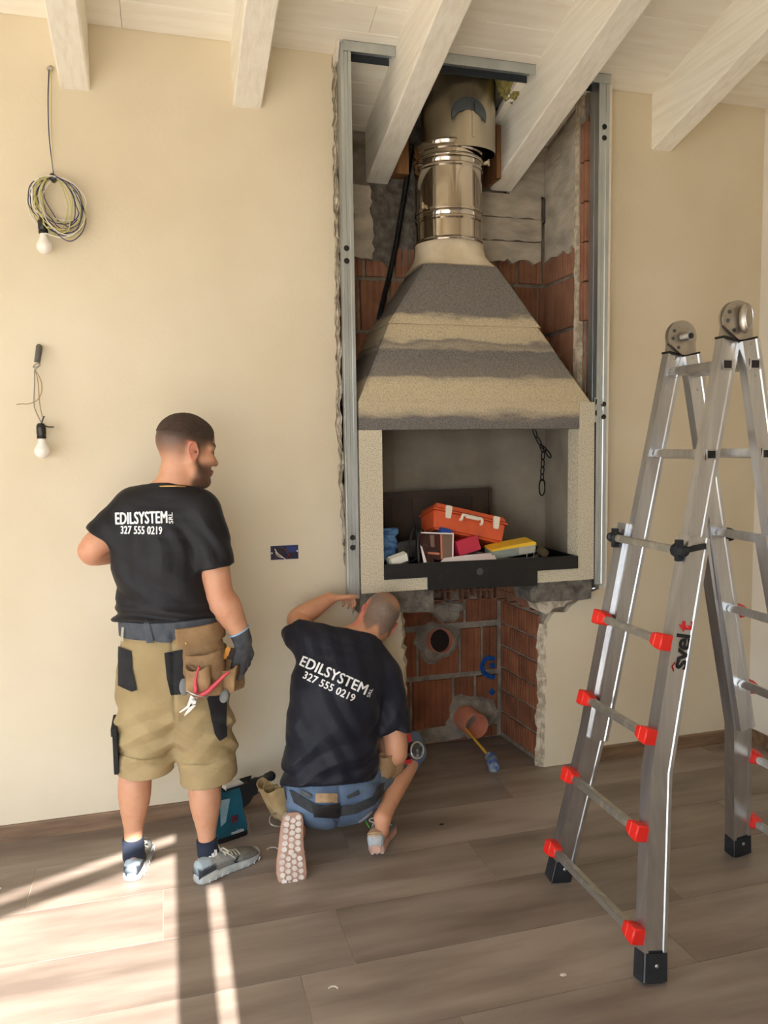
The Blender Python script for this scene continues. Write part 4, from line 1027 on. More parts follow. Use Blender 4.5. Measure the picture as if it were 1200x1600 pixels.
# hinges: round plates on both sections, black gasket lines, near knob is an oval grip
def hinge(y, za, zb_, near):
    c = Vector((1.779, y, 2.035 if near else 2.015))
    n = 40
    for s, yo in ((-1, .004), (1, -.008)):
        P = []
        for k in range(26):
            a = (PI*(-.12)+k*PI*1.24/25); P.append((.058*math.cos(a), .058*math.sin(a)))
        xs = -.056 if s < 0 else .056
        P += [(xs*1.02 - (.006 if s > 0 else -.0), -.062), (xs*.06+ s*.003, -.068)] if s < 0 else []
        if s > 0: P = P[:0]+[(.058*math.cos(a), .058*math.sin(a)) for a in [(-.12*PI+k*PI*1.24/25) for k in range(26)]]+[(.004, -.066), (.058, -.060)]
        bm = NB(); prism(bm, P, c+Vector((0, yo, 0)), (1, 0, 0), (0, 0, 1), (0, .008, 0)); h = ob('hinge_plate', bm, M_steelp, lad)
        bm = NB(); q = c+Vector((s*.030, 0, -.066 if near else -.062)); q = q+Vector((-s*.001, 0, 0)); e_ = Vector((.034, 0, s*.008)); beam(bm, q-e_, q+e_, .046, .006, up=(0, 0, 1)); ob('gasket', bm, M_black, lad)
    for a in (1.9, 2.6, 3.3, 4.3, 0.9):
        bm = NB(); lathe(bm, [(.006, 0), (.006, .002)], c+Vector((.040*math.cos(a), -.0085, .040*math.sin(a))), (0, -1, 0), 12); ob('index_hole', bm, M_alud if a < 2.5 else M_zincd, lad)
    if near:
        bm = NB()
        r = bmesh.ops.create_uvsphere(bm, u_segments=24, v_segments=12, radius=1)['verts']
        for v in r: v.co = c+Vector((.012+v.co.x*.022, -.026+v.co.y*.018, v.co.z*.048))
        k = ob('hinge_knob', bm, M_steelp, lad, smooth=True)
        bm = NB(); P = [c+Vector((.012+.014*math.cos(a), -.0425, .036*math.sin(a))) for a in [2*PI*i/24 for i in range(24)]]; tube(bm, P, .0016, 6, closed=True); ob('knob_ring', bm, M_alu, k)
    else:
        bm = NB(); lathe(bm, [(.017, 0), (.017, .03), (.013, .034), (.006, .034)], c+Vector((0, -.008, 0)), (.25, -1, 0), 20); k = ob('hinge_pin', bm, M_alu, lad, smooth=35)
        bm = NB(); lathe(bm, [(.010, 0), (.010, .004), (.004, .004)], c+Vector((.0085, -.042, 0)), (.25, -1, 0), 16); ob('pin_cap', bm, M_rub, k)
hinge(-1.352, 0, 0, True); hinge(-1.075, 0, 0, False)
# maker's lettering along the near rail, reading upwards
dr = (Vector(FN[2])-Vector(FN[1])).normalized(); sv = Vector((1, 0, 0)); sv = (sv-dr*sv.dot(dr)).normalized()
def mark(bm, z, size, m):
    o = lerp(FN, z)+Vector((.004, -.0228, 0))
    for v in bm.verts: v.co = o+dr*v.co.x-sv*v.co.y+Vector((0, -.0004, 0))
    return ob('lettering', bm, m, lad)
mark(text_bm('svel', .085, bold=.0022, space=.9), .985, .06, M_logo_k)
mark(text_bm('t', .090, bold=.003), 1.064, .06, M_logo_r)
bm = NB(); prism(bm, [(-.018, .018), (0, .032), (.018, .018), (.009, .018), (0, .024), (-.009, .018)], (0, 0, 0), (1, 0, 0), (0, 1, 0), (0, 0, .0005)); mark(bm, .935, .06, M_logo_r)
# small debris on the planks
M_deb = mat('plaster_crumb', (206, 196, 182), .9)
rd = random.Random(5)
for i, (p, lb) in enumerate((((-.66, -.38, 0), 'pale plaster crumb lying near the left edge of the floor by the baseboard'), ((0.4368,-1.278,0), 'thin pale curl of wire lying on the plank in the foreground'), ((1.137,-1.425,0), 'pale plaster crumb on the plank left of the near ladder foot'), ((0.3694,-0.3991,0), 'bent white clip lying between the two workers'), ((1.106,-0.4083,0), 'dark splinter lying on the floor before the lower niche'))):
    bm = NB(); p = Vector(p)
    if i in (1, 3):
        q = .014 if i == 1 else .022
        tube(bm, smooth_pts([p+Vector((-q, 0, .003)), p+Vector((-q*.3, q*.3, .005)), p+Vector((q*.7, q*.2, .003)), p+Vector((q, -q*.4, .003))], 5), .0025, 6)
    else:
        bmesh.ops.create_icosphere(bm, subdivisions=2, radius=.007)
        for v in bm.verts: v.co = p+Vector((v.co.x*(1.6 if i != 4 else 1.5), v.co.y, abs(v.co.z)*.5))*(1+.4*noise.noise(v.co*300))
    tag(ob('crumb' if i not in (1, 3) else 'wire_scrap', bm, M_deb if i != 4 else M_black), lb, 'debris')
bm = NB(); tube(bm, smooth_pts([(-.178, -.014, .004), (-.18, -.02, .04), (-.176, -.014, .074), (-.182, -.008, .086), (-.19, -.012, .09)], 6), .0015, 5)
tag(ob('wire_scrap', bm, M_wg), 'thin wire end sticking up at the baseboard left of the standing person', 'wire')


# ---------------------------------------------------------------- figures: smooth distance fields meshed into one skin
def A3(p): return np.array([float(q) for q in p], np.float32)
class Field:
    def __init__(s, lo, hi, h):
        s.h = h; s.lo = np.array(lo, np.float32)
        s.n = np.ceil((np.array(hi)-np.array(lo))/h).astype(int)+1
        s.ax = [s.lo[i]+h*np.arange(s.n[i], dtype=np.float32) for i in range(3)]
        s.d = np.full(s.n, .2, np.float32)
    def sub(s, lo, hi):
        a = np.clip(np.floor((np.array(lo)-s.lo)/s.h).astype(int), 0, s.n); b = np.clip(np.ceil((np.array(hi)-s.lo)/s.h).astype(int)+1, 0, s.n)
        sl = tuple(slice(int(i), int(j)) for i, j in zip(a, b))
        X = s.ax[0][sl[0]][:, None, None]; Y = s.ax[1][sl[1]][None, :, None]; Z = s.ax[2][sl[2]][None, None, :]
        return sl, X, Y, Z
    def put(s, sl, di, k, op):
        d = s.d[sl]
        if op == 'sub':
            di = -di
            h = np.clip(.5-.5*(d-di)/max(k, 1e-6), 0, 1); s.d[sl] = d*(1-h)+di*h+k*h*(1-h)
        else:
            h = np.clip(.5+.5*(d-di)/max(k, 1e-6), 0, 1); s.d[sl] = d*(1-h)+di*h-k*h*(1-h)
    def chain(s, P, R, Q=1., w=None, k=.02, op='add', sm=0, cut=None):
        """tapered limb or trunk through points P; R half thickness, Q widening along direction w (per point)"""
        n = len(P); P = [Vector(p) for p in P]; R = list(R) if hasattr(R, '__len__') else [R]*n; Q = list(Q) if hasattr(Q, '__len__') else [Q]*n
        Wd = None
        if w is not None: Wd = [Vector(v).normalized() for v in (w if hasattr(w[0], '__len__') else [w]*n)]
        if sm and n > 2:
            ex = [Vector((r, q, 0)) for r, q in zip(R, Q)]
            P = smooth_pts(P, sm); ex = smooth_pts(ex, sm); R = [e.x for e in ex]; Q = [e.y for e in ex]
            if Wd: Wd = [v.normalized() for v in smooth_pts(Wd, sm)]
        m = max(R)*max(1, max(Q))+k+.02
        lo = [min(p[i] for p in P)-m for i in range(3)]; hi = [max(p[i] for p in P)+m for i in range(3)]
        sl, X, Y, Z = s.sub(lo, hi)
        best = None
        for i in range(len(P)-1):
            a, b = P[i], P[i+1]; ba = b-a; L2 = max(ba.length_squared, 1e-9)
            t = np.clip(((X-a.x)*ba.x+(Y-a.y)*ba.y+(Z-a.z)*ba.z)/L2, 0, 1)
            dx = X-a.x-t*ba.x; dy = Y-a.y-t*ba.y; dz = Z-a.z-t*ba.z
            r = R[i]+(R[i+1]-R[i])*t
            if Wd:
                wv = (Wd[i]+Wd[i+1]).normalized(); q = Q[i]+(Q[i+1]-Q[i])*t
                c = dx*wv.x+dy*wv.y+dz*wv.z; f = c*(1/q-1)
                dx = dx+f*wv.x; dy = dy+f*wv.y; dz = dz+f*wv.z
            di = np.sqrt(dx*dx+dy*dy+dz*dz)-r
            best = di if best is None else np.minimum(best, di)
        if cut:
            o, nn = Vector(cut[0]), Vector(cut[1]).normalized()
            best = np.maximum(best, (X-o.x)*nn.x+(Y-o.y)*nn.y+(Z-o.z)*nn.z)
        s.put(sl, best, k, op)
    def ell(s, c, r, M=None, k=.02, op='add'):
        c = Vector(c); m = max(r)+k+.02
        sl, X, Y, Z = s.sub([q-m for q in c], [q+m for q in c])
        dx, dy, dz = X-c.x, Y-c.y, Z-c.z
        if M is None: M = Matrix.Identity(3)
        l = [dx*M[0][j]+dy*M[1][j]+dz*M[2][j] for j in range(3)]
        k0 = np.sqrt(sum((l[j]/r[j])**2 for j in range(3))); k1 = np.sqrt(sum((l[j]/r[j]**2)**2 for j in range(3)))
        s.put(sl, k0*(k0-1)/np.maximum(k1, 1e-6), k, op)
    def cut(s, o, n, rnd=.004):
        """keep the side opposite to n"""
        o = Vector(o); n = Vector(n).normalized()
        X = s.ax[0][:, None, None]; Y = s.ax[1][None, :, None]; Z = s.ax[2][None, None, :]
        s.d = np.maximum(s.d, (X-o.x)*n.x+(Y-o.y)*n.y+(Z-o.z)*n.z)
    def warp(s, fn):
        X = s.ax[0][:, None, None]; Y = s.ax[1][None, :, None]; Z = s.ax[2][None, None, :]
        s.d = (s.d+fn(X, Y, Z)).astype(np.float32)
    def mesh(s, name, relax=1):
        d = s.d; h = s.h; S = d < 0; n = d.shape
        cnt = np.zeros([q-1 for q in n], np.int8)
        for i in (0, 1):
            for j in (0, 1):
                for k in (0, 1): cnt += S[i:n[0]-1+i, j:n[1]-1+j, k:n[2]-1+k]
        act = np.argwhere((cnt > 0) & (cnt < 8)); N = len(act)
        idx = np.full(cnt.shape, -1, np.int32); idx[act[:, 0], act[:, 1], act[:, 2]] = np.arange(N)
        off = np.array([(i, j, k) for i in (0, 1) for j in (0, 1) for k in (0, 1)])
        val = np.stack([d[act[:, 0]+o[0], act[:, 1]+o[1], act[:, 2]+o[2]] for o in off], 1)
        acc = np.zeros((N, 3)); num = np.zeros(N)
        for a in range(8):
            for b in range(a+1, 8):
                if np.abs(off[a]-off[b]).sum() != 1: continue
                va, vb = val[:, a], val[:, b]; m = (va < 0) != (vb < 0)
                t = np.where(m, va/np.where(m, va-vb, 1), 0)
                acc += np.where(m[:, None], off[a]+(off[b]-off[a])*t[:, None], 0); num += m
        co = (act+acc/num[:, None])*h+s.lo
        F = []
        for axi in range(3):
            u, v = (axi+1) % 3, (axi+2) % 3
            sa = [slice(None)]*3; sb = [slice(None)]*3; sa[axi] = slice(0, n[axi]-1); sb[axi] = slice(1, n[axi])
            A, B = S[tuple(sa)], S[tuple(sb)]
            E = np.argwhere(A != B); E = E[(E[:, u] > 0) & (E[:, v] > 0) & (E[:, u] < n[u]-1) & (E[:, v] < n[v]-1)]
            fl = A[E[:, 0], E[:, 1], E[:, 2]]
            q = []
            for du, dv in ((-1, -1), (0, -1), (0, 0), (-1, 0)):
                e = E.copy(); e[:, u] += du; e[:, v] += dv; q.append(idx[e[:, 0], e[:, 1], e[:, 2]])
            q = np.stack(q, 1); q[~fl] = q[~fl][:, ::-1]; F.append(q)
        F = np.concatenate(F); F = F[(F >= 0).all(1)]
        for _ in range(relax):
            sm = np.zeros_like(co); c = np.zeros(N)
            for a in range(4):
                b = F[:, (a+1) % 4]; np.add.at(sm, F[:, a], co[b]); np.add.at(c, F[:, a], 1); np.add.at(sm, b, co[F[:, a]]); np.add.at(c, b, 1)
            co = co*.5+.5*sm/np.maximum(c, 1)[:, None]
        me = bpy.data.meshes.new(name)
        me.vertices.add(N); me.vertices.foreach_set('co', co.astype(np.float32).ravel())
        me.loops.add(F.size); me.loops.foreach_set('vertex_index', F.astype(np.int32).ravel())
        me.polygons.add(len(F)); me.polygons.foreach_set('loop_start', np.arange(0, F.size, 4, dtype=np.int32)); me.polygons.foreach_set('loop_total', np.full(len(F), 4, np.int32))
        me.update(calc_edges=True); me.validate()
        me.polygons.foreach_set('use_smooth', np.ones(len(me.polygons), bool))
        s.co, s.F = co, F
        return me
    def bvh(s): return BVHTree.FromPolygons([Vector(c) for c in s.co], [tuple(int(i) for i in f) for f in s.F])

def paint_verts(me, co, fn):
    c = fn(co); a = me.color_attributes.new('Col', 'FLOAT_COLOR', 'POINT')
    a.data.foreach_set('color', np.concatenate([c, np.ones((len(c), 1))], 1).astype(np.float32).ravel())
def sst(a, b, x): t = np.clip((x-a)/(b-a), 0, 1); return t*t*(3-2*t)
def mixc(c, rgb, m): return c*(1-m[:, None])+np.array(lin(rgb))[None]*m[:, None]

def skin_mat(name):
    m = mat(name, (200, 150, 120), .52, rgb2=(232, 206, 196), scale=26, mix=(.45, 1.25), vcol=True, bump=.10, bscale=260)
    m.node_tree.nodes['Principled BSDF'].inputs['Subsurface Weight'].default_value = .08
    m.node_tree.nodes['Principled BSDF'].inputs['Subsurface Radius'].default_value = (.01, .004, .002)
    return m
M_skin = skin_mat('skin')

def axes(f, u):
    f = Vector(f).normalized(); u = Vector(u); u = (u-f*u.dot(f)).normalized(); r = f.cross(u)
    M = Matrix((f, r, u)).transposed()       # columns: forward, right, up
    return M
def head(F, c, M, s=1.):
    c = Vector(c); T = lambda f, r, u: c+M @ Vector((f, r, u))*s
    def e(p, r, k=.02, op='add', MM=None): F.ell(T(*p), [q*s for q in r], MM or M, k*s, op)
    e((-.004, 0, .040), (.098, .075, .082)); e((-.034, 0, .028), (.070, .071, .074)); e((.048, 0, .042), (.050, .060, .056))
    e((.040, 0, -.035), (.058, .058, .078)); e((.040, 0, -.088), (.050, .050, .036)); e((.080, 0, -.106), (.020, .024, .020))
    for q in (-1, 1):
        F.chain([T(-.005, q*.062, -.045), T(.03, q*.052, -.088), T(.075, q*.018, -.108)], [.016*s, .017*s, .015*s], k=.02)
        e((.066, q*.042, -.028), (.028, .024, .022)); e((.094, q*.032, -.001), (.016, .019, .013), .012, 'sub'); e((.080, q*.031, -.002), (.014, .014, .012), .004)
        F.chain([T(.094, 0, .017), T(.088, q*.034, .020), T(.070, q*.056, .012)], [.010*s, .010*s, .008*s], k=.012)
        e((.108, q*.012, -.036), (.010, .008, .008), .008)
        Me = M @ Matrix.Rotation(-.18, 3, 'Y') @ Matrix.Rotation(q*.35, 3, 'Z')
        e((-.010, q*.079, -.010), (.021, .007, .033), .006, MM=Me); e((-.006, q*.076, -.040), (.010, .007, .011), .006)
        F.chain([T(.002, q*.082, .008), T(-.010, q*.086, .022), T(-.026, q*.087, .012), T(-.030, q*.086, -.008), T(-.020, q*.083, -.030), T(-.008, q*.079, -.044)], .0042*s, k=.003, sm=3)
        e((-.003, q*.090, -.012), (.010, .010, .014), .006, 'sub')
    F.chain([T(.092, 0, .012), T(.106, 0, -.016), T(.117, 0, -.034)], [.009*s, .010*s, .0125*s], k=.012)
    e((.098, 0, -.066), (.012, .025, .006), .008); e((.096, 0, -.077), (.012, .022, .007), .008)
    return T
def hand(F, w, d, p, t, curl=(.25, .3, .35, .4), s=1., inf=0., k=.008, thumb=(.62, .62, .35), tcurl=.25, spread=.05):
    """wrist w, finger direction d, palm-facing direction p, thumb-side direction t"""
    w = Vector(w); d = Vector(d).normalized(); p = Vector(p); p = (p-d*p.dot(d)).normalized(); t = Vector(t); t = (t-d*t.dot(d)-p*t.dot(p)).normalized()
    F.chain([w-d*.01*s, w+d*.03*s, w+d*.088*s], [.021*s+inf, .0165*s+inf, .0135*s+inf], [1.35, 2.1, 2.9], t, k=.012)
    for i, (L, o, r) in enumerate(((.076, .034, .0095), (.084, .0115, .0100), (.078, -.011, .0095), (.062, -.032, .0085))):
        b = w+d*(.088-.006*(i == 3)-.003*(i == 0))*s+t*o*s; a = curl[i]*.6; P = [b]; R = [r*s+inf]
        sp = t*spread*(1.5-i)
        for j, q in enumerate((.45, .30, .25)):
            dirv = (d*math.cos(a)+p*math.sin(a)+sp).normalized(); P.append(P[-1]+dirv*L*q*s); R.append((r-.0010*(j+1))*s+inf); a += curl[i]*(1.1 if j == 0 else .9)
        F.chain(P, R, k=.005)
    b = w+d*.022*s+t*.026*s; dv = (t*thumb[0]+d*thumb[1]+p*thumb[2]).normalized(); P = [b]; R = [.0145*s+inf]
    for j, L in enumerate((.042, .034, .028)):
        P.append(P[-1]+dv*L*s); R.append((.0125, .0108, .0088)[j]*s+inf); dv = (dv+(d*.75+p*.4-t*.35)*tcurl).normalized()
    F.chain(P, R, k=.010)

def drape(bm, o, u, v, d, bvh, off=.0035, back=.35):
    """lay a flat shape on a surface: o + u x + v y, dropped along d"""
    o, u, v, d = Vector(o), Vector(u), Vector(v), Vector(d).normalized(); lost = []
    for w in bm.verts:
        p = o+u*w.co.x+v*w.co.y; hit = bvh.ray_cast(p-d*back, d, 1.5)
        if hit[0] is None: lost.append(w); continue
        n = hit[1] if hit[1].dot(d) < 0 else -hit[1]
        w.co = hit[0]+n*off
    if lost: bmesh.ops.delete(bm, geom=lost, context='VERTS')
    return bm
def patch(pts, d, bvh, off=.004, step=.010, back=.35):
    """polygon of points near a surface, refined and dropped on it along d"""
    bm = NB(); P = [Vector(p) for p in pts]; o = sum(P, Vector())/len(P); d = Vector(d).normalized(); u, v = frame(d)
    loop = []
    for a, b in zip(P, P[1:]+P[:1]):
        m = max(1, int((b-a).length/step)); loop += [a.lerp(b, i/m) for i in range(m)]
    q = [((p-o).dot(u), (p-o).dot(v)) for p in loop]
    vs = [bm.verts.new((a, b, 0)) for a, b in q]
    for t in tessellate_polygon([[Vector((a, b, 0)) for a, b in q]]):
        try: bm.faces.new([vs[i] for i in t])
        except ValueError: pass
    for _ in range(5):
        es = [e for e in bm.edges if e.calc_length() > step*1.4]
        if not es: break
        bmesh.ops.subdivide_edges(bm, edges=es, cuts=1); bmesh.ops.triangulate(bm, faces=[f for f in bm.faces if len(f.verts) > 3])
    drape(bm, o, u, v, d, bvh, off, back)
    return bm
def letter(parent, s, pl, pr, hgt, d, bvh, m, bold, space=1., off=.003, vert=None):
    """lettering from pl to pr (base line middle), cap height hgt, draped along d"""
    pl, pr = Vector(pl), Vector(pr); bm = text_bm(s, 1., 0, space)
    xs = [v.co.x for v in bm.verts]; ys = [v.co.y for v in bm.verts]; W_ = max(xs)-min(xs); H_ = max(ys)-min(ys); cx, cy = (max(xs)+min(xs))/2, (max(ys)+min(ys))/2
    L = (pr-pl).length
    for v in bm.verts: v.co = Vector(((v.co.x-cx)*L/W_, (v.co.y-cy)*hgt/H_, 0))
    base_v = list(bm.verts); base_f = [[v.index for v in f.verts] for f in bm.faces]; bm.verts.index_update(); base_f = [[v.index for v in f.verts] for f in bm.faces]
    for dx, dy in ((-bold, 0), (bold, 0), (0, bold*.6), (0, -bold*.6)):
        nv = [bm.verts.new(v.co+Vector((dx*hgt, dy*hgt, 0))) for v in base_v]
        for f in base_f: bm.faces.new([nv[i] for i in f])
    for _ in range(4):
        es = [e for e in bm.edges if e.calc_length() > .014]
        if not es: break
        bmesh.ops.subdivide_edges(bm, edges=es, cuts=1); bmesh.ops.triangulate(bm, faces=[f for f in bm.faces if len(f.verts) > 3])
    u = (pr-pl).normalized(); dd = Vector(d).normalized(); v = u.cross(dd).normalized(); v = v if v.z > 0 or abs(v.z) < .3 else -v
    if vert is not None: v = Vector(vert).normalized()
    drape(bm, (pl+pr)/2, u, v, d, bvh, off)
    return ob('lettering', bm, m, parent)
def ring_band(c, ax, h0, h1, bvhs, off, th, n=72, a0=0., a1=2*PI, lean=None, rmax=.5):
    """strap that follows a body around axis ax at c, between heights h0 and h1"""
    c = Vector(c); ax = Vector(ax).normalized(); x, y = frame(ax); bm = NB(); R = []
    closed = a1-a0 > 2*PI-.01; m = n if closed else n+1
    for i in range(m):
        a = a0+(a1-a0)*i/n; dv = x*math.cos(a)+y*math.sin(a); rr = 0
        for hh in (h0, (h0+h1)/2, h1):
            for b in bvhs:
                hit = b.ray_cast(c+ax*hh+dv*rmax, -dv, rmax)
                if hit[0] is not None: rr = max(rr, (hit[0]-c-ax*hh).dot(dv))
        R.append((dv, rr+off))
    rs = [r for _, r in R]
    if closed: rs = [(rs[i-2]+rs[i-1]+rs[i]*2+rs[(i+1) % m]+rs[(i+2) % m])/6 for i in range(m)]
    rings = []
    for (dv, _), r in zip(R, rs): rings.append([bm.verts.new(c+ax*hh+dv*q) for q, hh in ((r, h0), (r+th, h0+.002), (r+th, h1-.002), (r, h1))])
    for i in range(m if closed else m-1):
        A, B = rings[i], rings[(i+1) % m]
        for k in range(4): bm.faces.new((A[k], A[(k+1) % 4], B[(k+1) % 4], B[k]))
    if not closed: bm.faces.new(rings[0]); bm.faces.new(rings[-1][::-1])
    return bm
SH_W = [(0, .026, .026), (.04, .034, .034), (.15, .037, .038), (.3, .036, .039), (.45, .037, .041), (.6, .043, .047), (.75, .048, .050), (.88, .043, .044), (.95, .033, .034), (.985, .02, .022), (1, .008, .01)]
SH_H = [(0, .070), (.04, .086), (.15, .090), (.28, .086), (.36, .088), (.45, .080), (.6, .066), (.75, .056), (.88, .047), (.95, .040), (.985, .032), (1, .025)]
def itp(T, t, j=1):
    for a, b in zip(T, T[1:]):
        if a[0] <= t <= b[0]: return a[j]+(b[j]-a[j])*(t-a[0])/(b[0]-a[0])
    return T[-1][j]
def shoe(parent, heel, f, u, L, paint, mats, lug=None, side=1, wk=1.):
    """trainer: upper, sole, laces; heel is the back bottom point, f towards the toe"""
    heel = Vector(heel); M = axes(f, u); k = L/.29
    T = lambda x, y, z: heel+M @ Vector((x, y*wk, z))
    bm = NB(); R = []; n = 28
    for i in range(41):
        t = i/40; t = .5-.5*math.cos(PI*t); w, hgt = itp(SH_W, t, 1)*k, itp(SH_H, t)*k; ring = []; bend = -side*.008*math.sin(PI*t)*k
        for j in range(n):
            a = 2*PI*j/n; ca, sa = math.cos(a), math.sin(a); e = .72
            y = w*math.copysign(abs(ca)**e, ca)*(1-.22*max(0, sa)**2*(1 if t < .9 else .4)); z = .018*k+(hgt-.018*k)*(.5+.5*math.copysign(abs(sa)**.85, sa))
            ring.append(bm.verts.new(T(t*L, y+bend, z)))
        R.append(ring)
    for A, B in zip(R, R[1:]):
        for j in range(n): bm.faces.new((A[j], A[(j+1) % n], B[(j+1) % n], B[j]))
    bm.faces.new(R[0][::-1]); bm.faces.new(R[-1])
    me_o = ob('shoe', bm, mats[0], parent, smooth=True); me = me_o.data
    co = np.array([v.co[:] for v in me.vertices]); Mi = np.array(M.transposed()); loc = (co-np.array(heel[:])) @ Mi.T / k
    paint_verts(me, co, lambda c: paint(loc))
    bm = NB(); R = []
    for zz, gr in ((0, -.004), (.004, .001), (.016, .003), (.026, .001), (.030, -.004)):
        ring = []
        for i in range(48):
            a = 2*PI*i/48; t = .5-.5*math.cos(a); s_ = 1 if math.sin(a) >= 0 else -1
            w = itp(SH_W, min(max(t, 0), 1), 2)*k; bend = -side*.008*math.sin(PI*t)*k
            x = t*L+ (gr if t > .5 else -gr)*abs(math.cos(a))
            lift = .012*max(0, (t-.75)/.25)**2*k
            ring.append(bm.verts.new(T(x, s_*(w*abs(math.sin(a))**.15*(1 if .02 < t < .99 else .8)+gr)+bend, zz*k*(1+.35*(t < .3)*(zz > .02))+lift)))
        R.append(ring)
    for A, B in zip(R, R[1:]):
        for j in range(48): bm.faces.new((A[j], A[(j+1) % 48], B[(j+1) % 48], B[j]))
    bm.faces.new(R[0][::-1]); bm.faces.new(R[-1])
    so = ob('sole', bm, mats[1], me_o, smooth=40)
    bm = NB()
    if lug is None:
        for i in range(9):
            t = .12+.1*i
            for s_ in (-1, 1): beam(bm, T(t*L, s_*(itp(SH_W, t, 2)*k+.0035)-side*.008*math.sin(PI*t)*k, .004), T(t*L+.006, s_*(itp(SH_W, t, 2)*k+.0035)-side*.008*math.sin(PI*t)*k, .018*k), .004, .003)
        ob('tread_notch', bm, mats[1], me_o, kind='stuff')
    bm = NB()
    for i in range(5):
        t = .40+.055*i; z = itp(SH_H, t)*k+.001; w = itp(SH_W, t, 1)*k*.62
        tube(bm, smooth_pts([T(t*L, -w, z-.008), T(t*L+.004, 0, z+.002), T((t+.02)*L, w, z-.008)], 4), .0026, 6)
    for s_ in (-1, 1):
        tube(bm, smooth_pts([T(.40*L, 0, .09*k), T(.38*L, s_*.022, .112*k), T(.42*L, s_*.042, .100*k), T(.43*L, s_*.02, .086*k), T(.41*L, 0, .09*k)], 5), .0026, 6)
        tube(bm, smooth_pts([T(.40*L, 0, .09*k), T(.46*L, s_*.03, .080*k), T(.52*L, s_*.042, .062*k)], 5), .0024, 6)
    ob('laces', bm, mats[2], me_o)
    return me_o, T, so
M_cotton = mat('black_cotton', (17, 16, 19), .6, rgb2=(22, 21, 25), scale=14, spec=.32, bump=.12, bscale=90)
M_navy = mat('navy_cotton', (17, 19, 31), .6, rgb2=(22, 24, 36), scale=14, spec=.32, bump=.12, bscale=90)
for _m in (M_cotton, M_navy):
    _m.node_tree.nodes['Principled BSDF'].inputs['Sheen Weight'].default_value = .08
    _m.node_tree.nodes['Principled BSDF'].inputs['Sheen Roughness'].default_value = .35
M_print = mat('white_print', (238, 238, 238), .7)
M_shoe = mat('trainer_upper', (150, 150, 150), .75, rgb2=(225, 225, 225), scale=70, mix=(.4, .8), vcol=True, bump=.15, bscale=200)
M_lace = mat('pale_laces', (196, 192, 178), .8)
M_hair = mat('dark_brown_hair', (74, 54, 42), .8, rgb2=(50, 36, 28), scale=60, stretch=(1, 1, 3), bump=.5, bscale=220)


# ---------------------------------------------------------------- standing person
p1 = thing('person', 'person with cropped dark hair standing in black lettered t-shirt and khaki work shorts', 'person', (-.02, -.45, 0))
f1 = Vector((.26, .966, 0)); r1 = Vector((.966, -.26, 0))
sR, eR, wR = V((0.1407,-0.49,1.393)), V((0.1838,-0.52,1.097)), V((0.2625,-0.52,0.9289))
sL, eL, wL = V((-0.1398,-0.4,1.405)), V((-0.2711,-0.42,1.273)), V((-.135, -.20, 1.235))
hc1 = V((0.0802,-0.45,1.641)); HM1 = axes((.90, .40, -.14), (.10, .10, 1)); HS1 = 1.07
nk = V((0.0234,-0.455,1.486))
kL, aL = V((-0.1468,-0.42,0.4461)), V((-0.1687,-0.425,0.123))
kR, aR = V((0.1051,-0.46,0.4043)), V((0.1078,-0.505,0.1096))
SP = [V((-0.0046,-0.44,0.8291)), V((-0.0025,-0.44,0.9538)), V((-0.0178,-0.44,1.116)), V((-0.0264,-0.44,1.264)), V((-0.0122,-0.445,1.397)), nk]
B = Field((-.43, -.76, .0), (.47, -.03, 1.84), .005)
B.chain(SP, [.115, .105, .108, .112, .085, .055], [1.35, 1.38, 1.42, 1.45, 1.7, 1.25], r1, k=.02, sm=4)
T1 = head(B, hc1, HM1, HS1)
B.chain([nk-Vector((0, 0, .03)), nk+Vector((.01, .005, .03)), T1(-.022, 0, -.045)], [.070, .064, .060], k=.03)
B.chain([nk+Vector((0, 0, -.01)), sR.lerp(nk, .25)+Vector((0, 0, .02))], [.045, .05], k=.04); B.chain([nk+Vector((0, 0, -.01)), sL.lerp(nk, .25)+Vector((0, 0, .02))], [.045, .05], k=.04)
fa = lambda a, b, t: a.lerp(b, t)
B.chain([sR, fa(sR, eR, .45), eR, fa(eR, wR, .28), fa(eR, wR, .7), wR], [.062, .060, .052, .058, .043, .032], k=.02, sm=3)
B.chain([sL, fa(sL, eL, .5), eL, fa(eL, wL, .3), wL], [.060, .057, .050, .054, .032], k=.02, sm=3)
hd = Vector((.20, .02, -1)); hp = Vector((-.75, .6, -.1)); ht = Vector((-.5, -.75, 0))
hand(B, wR, hd, hp, ht, (.25, .45, .62, .8), 1.0, -.001, spread=.09, thumb=(.35, .9, .35), tcurl=.15)
hand(B, wL, (.25, .9, .12), (.9, -.2, 0), (0, 0, 1), (.5, .6, .6, .6), 1.0)
for hip, k_, a_ in ((V((-.10, -.42, .86)), kL, aL), (V((.10, -.46, .86)), kR, aR)):
    back = Vector((0, -.020, 0))
    B.chain([hip, fa(hip, k_, .5), k_, fa(k_, a_, .22)+back, fa(k_, a_, .45)+back*.8, fa(k_, a_, .8), a_], [.092, .080, .058, .062, .058, .037, .033], k=.02, sm=3)
    B.chain([a_, a_+Vector((.0, .01, -.05))], [.034, .030], k=.01)
B.chain([aL+Vector((0, -.01, -.045)), aL+Vector((.012, .09, -.078))], [.028, .014], k=.02); B.chain([aR+Vector((-.01, -.005, -.045)), aR+Vector((.085, .045, -.068))], [.028, .014], k=.01)
mb = B.mesh('body')
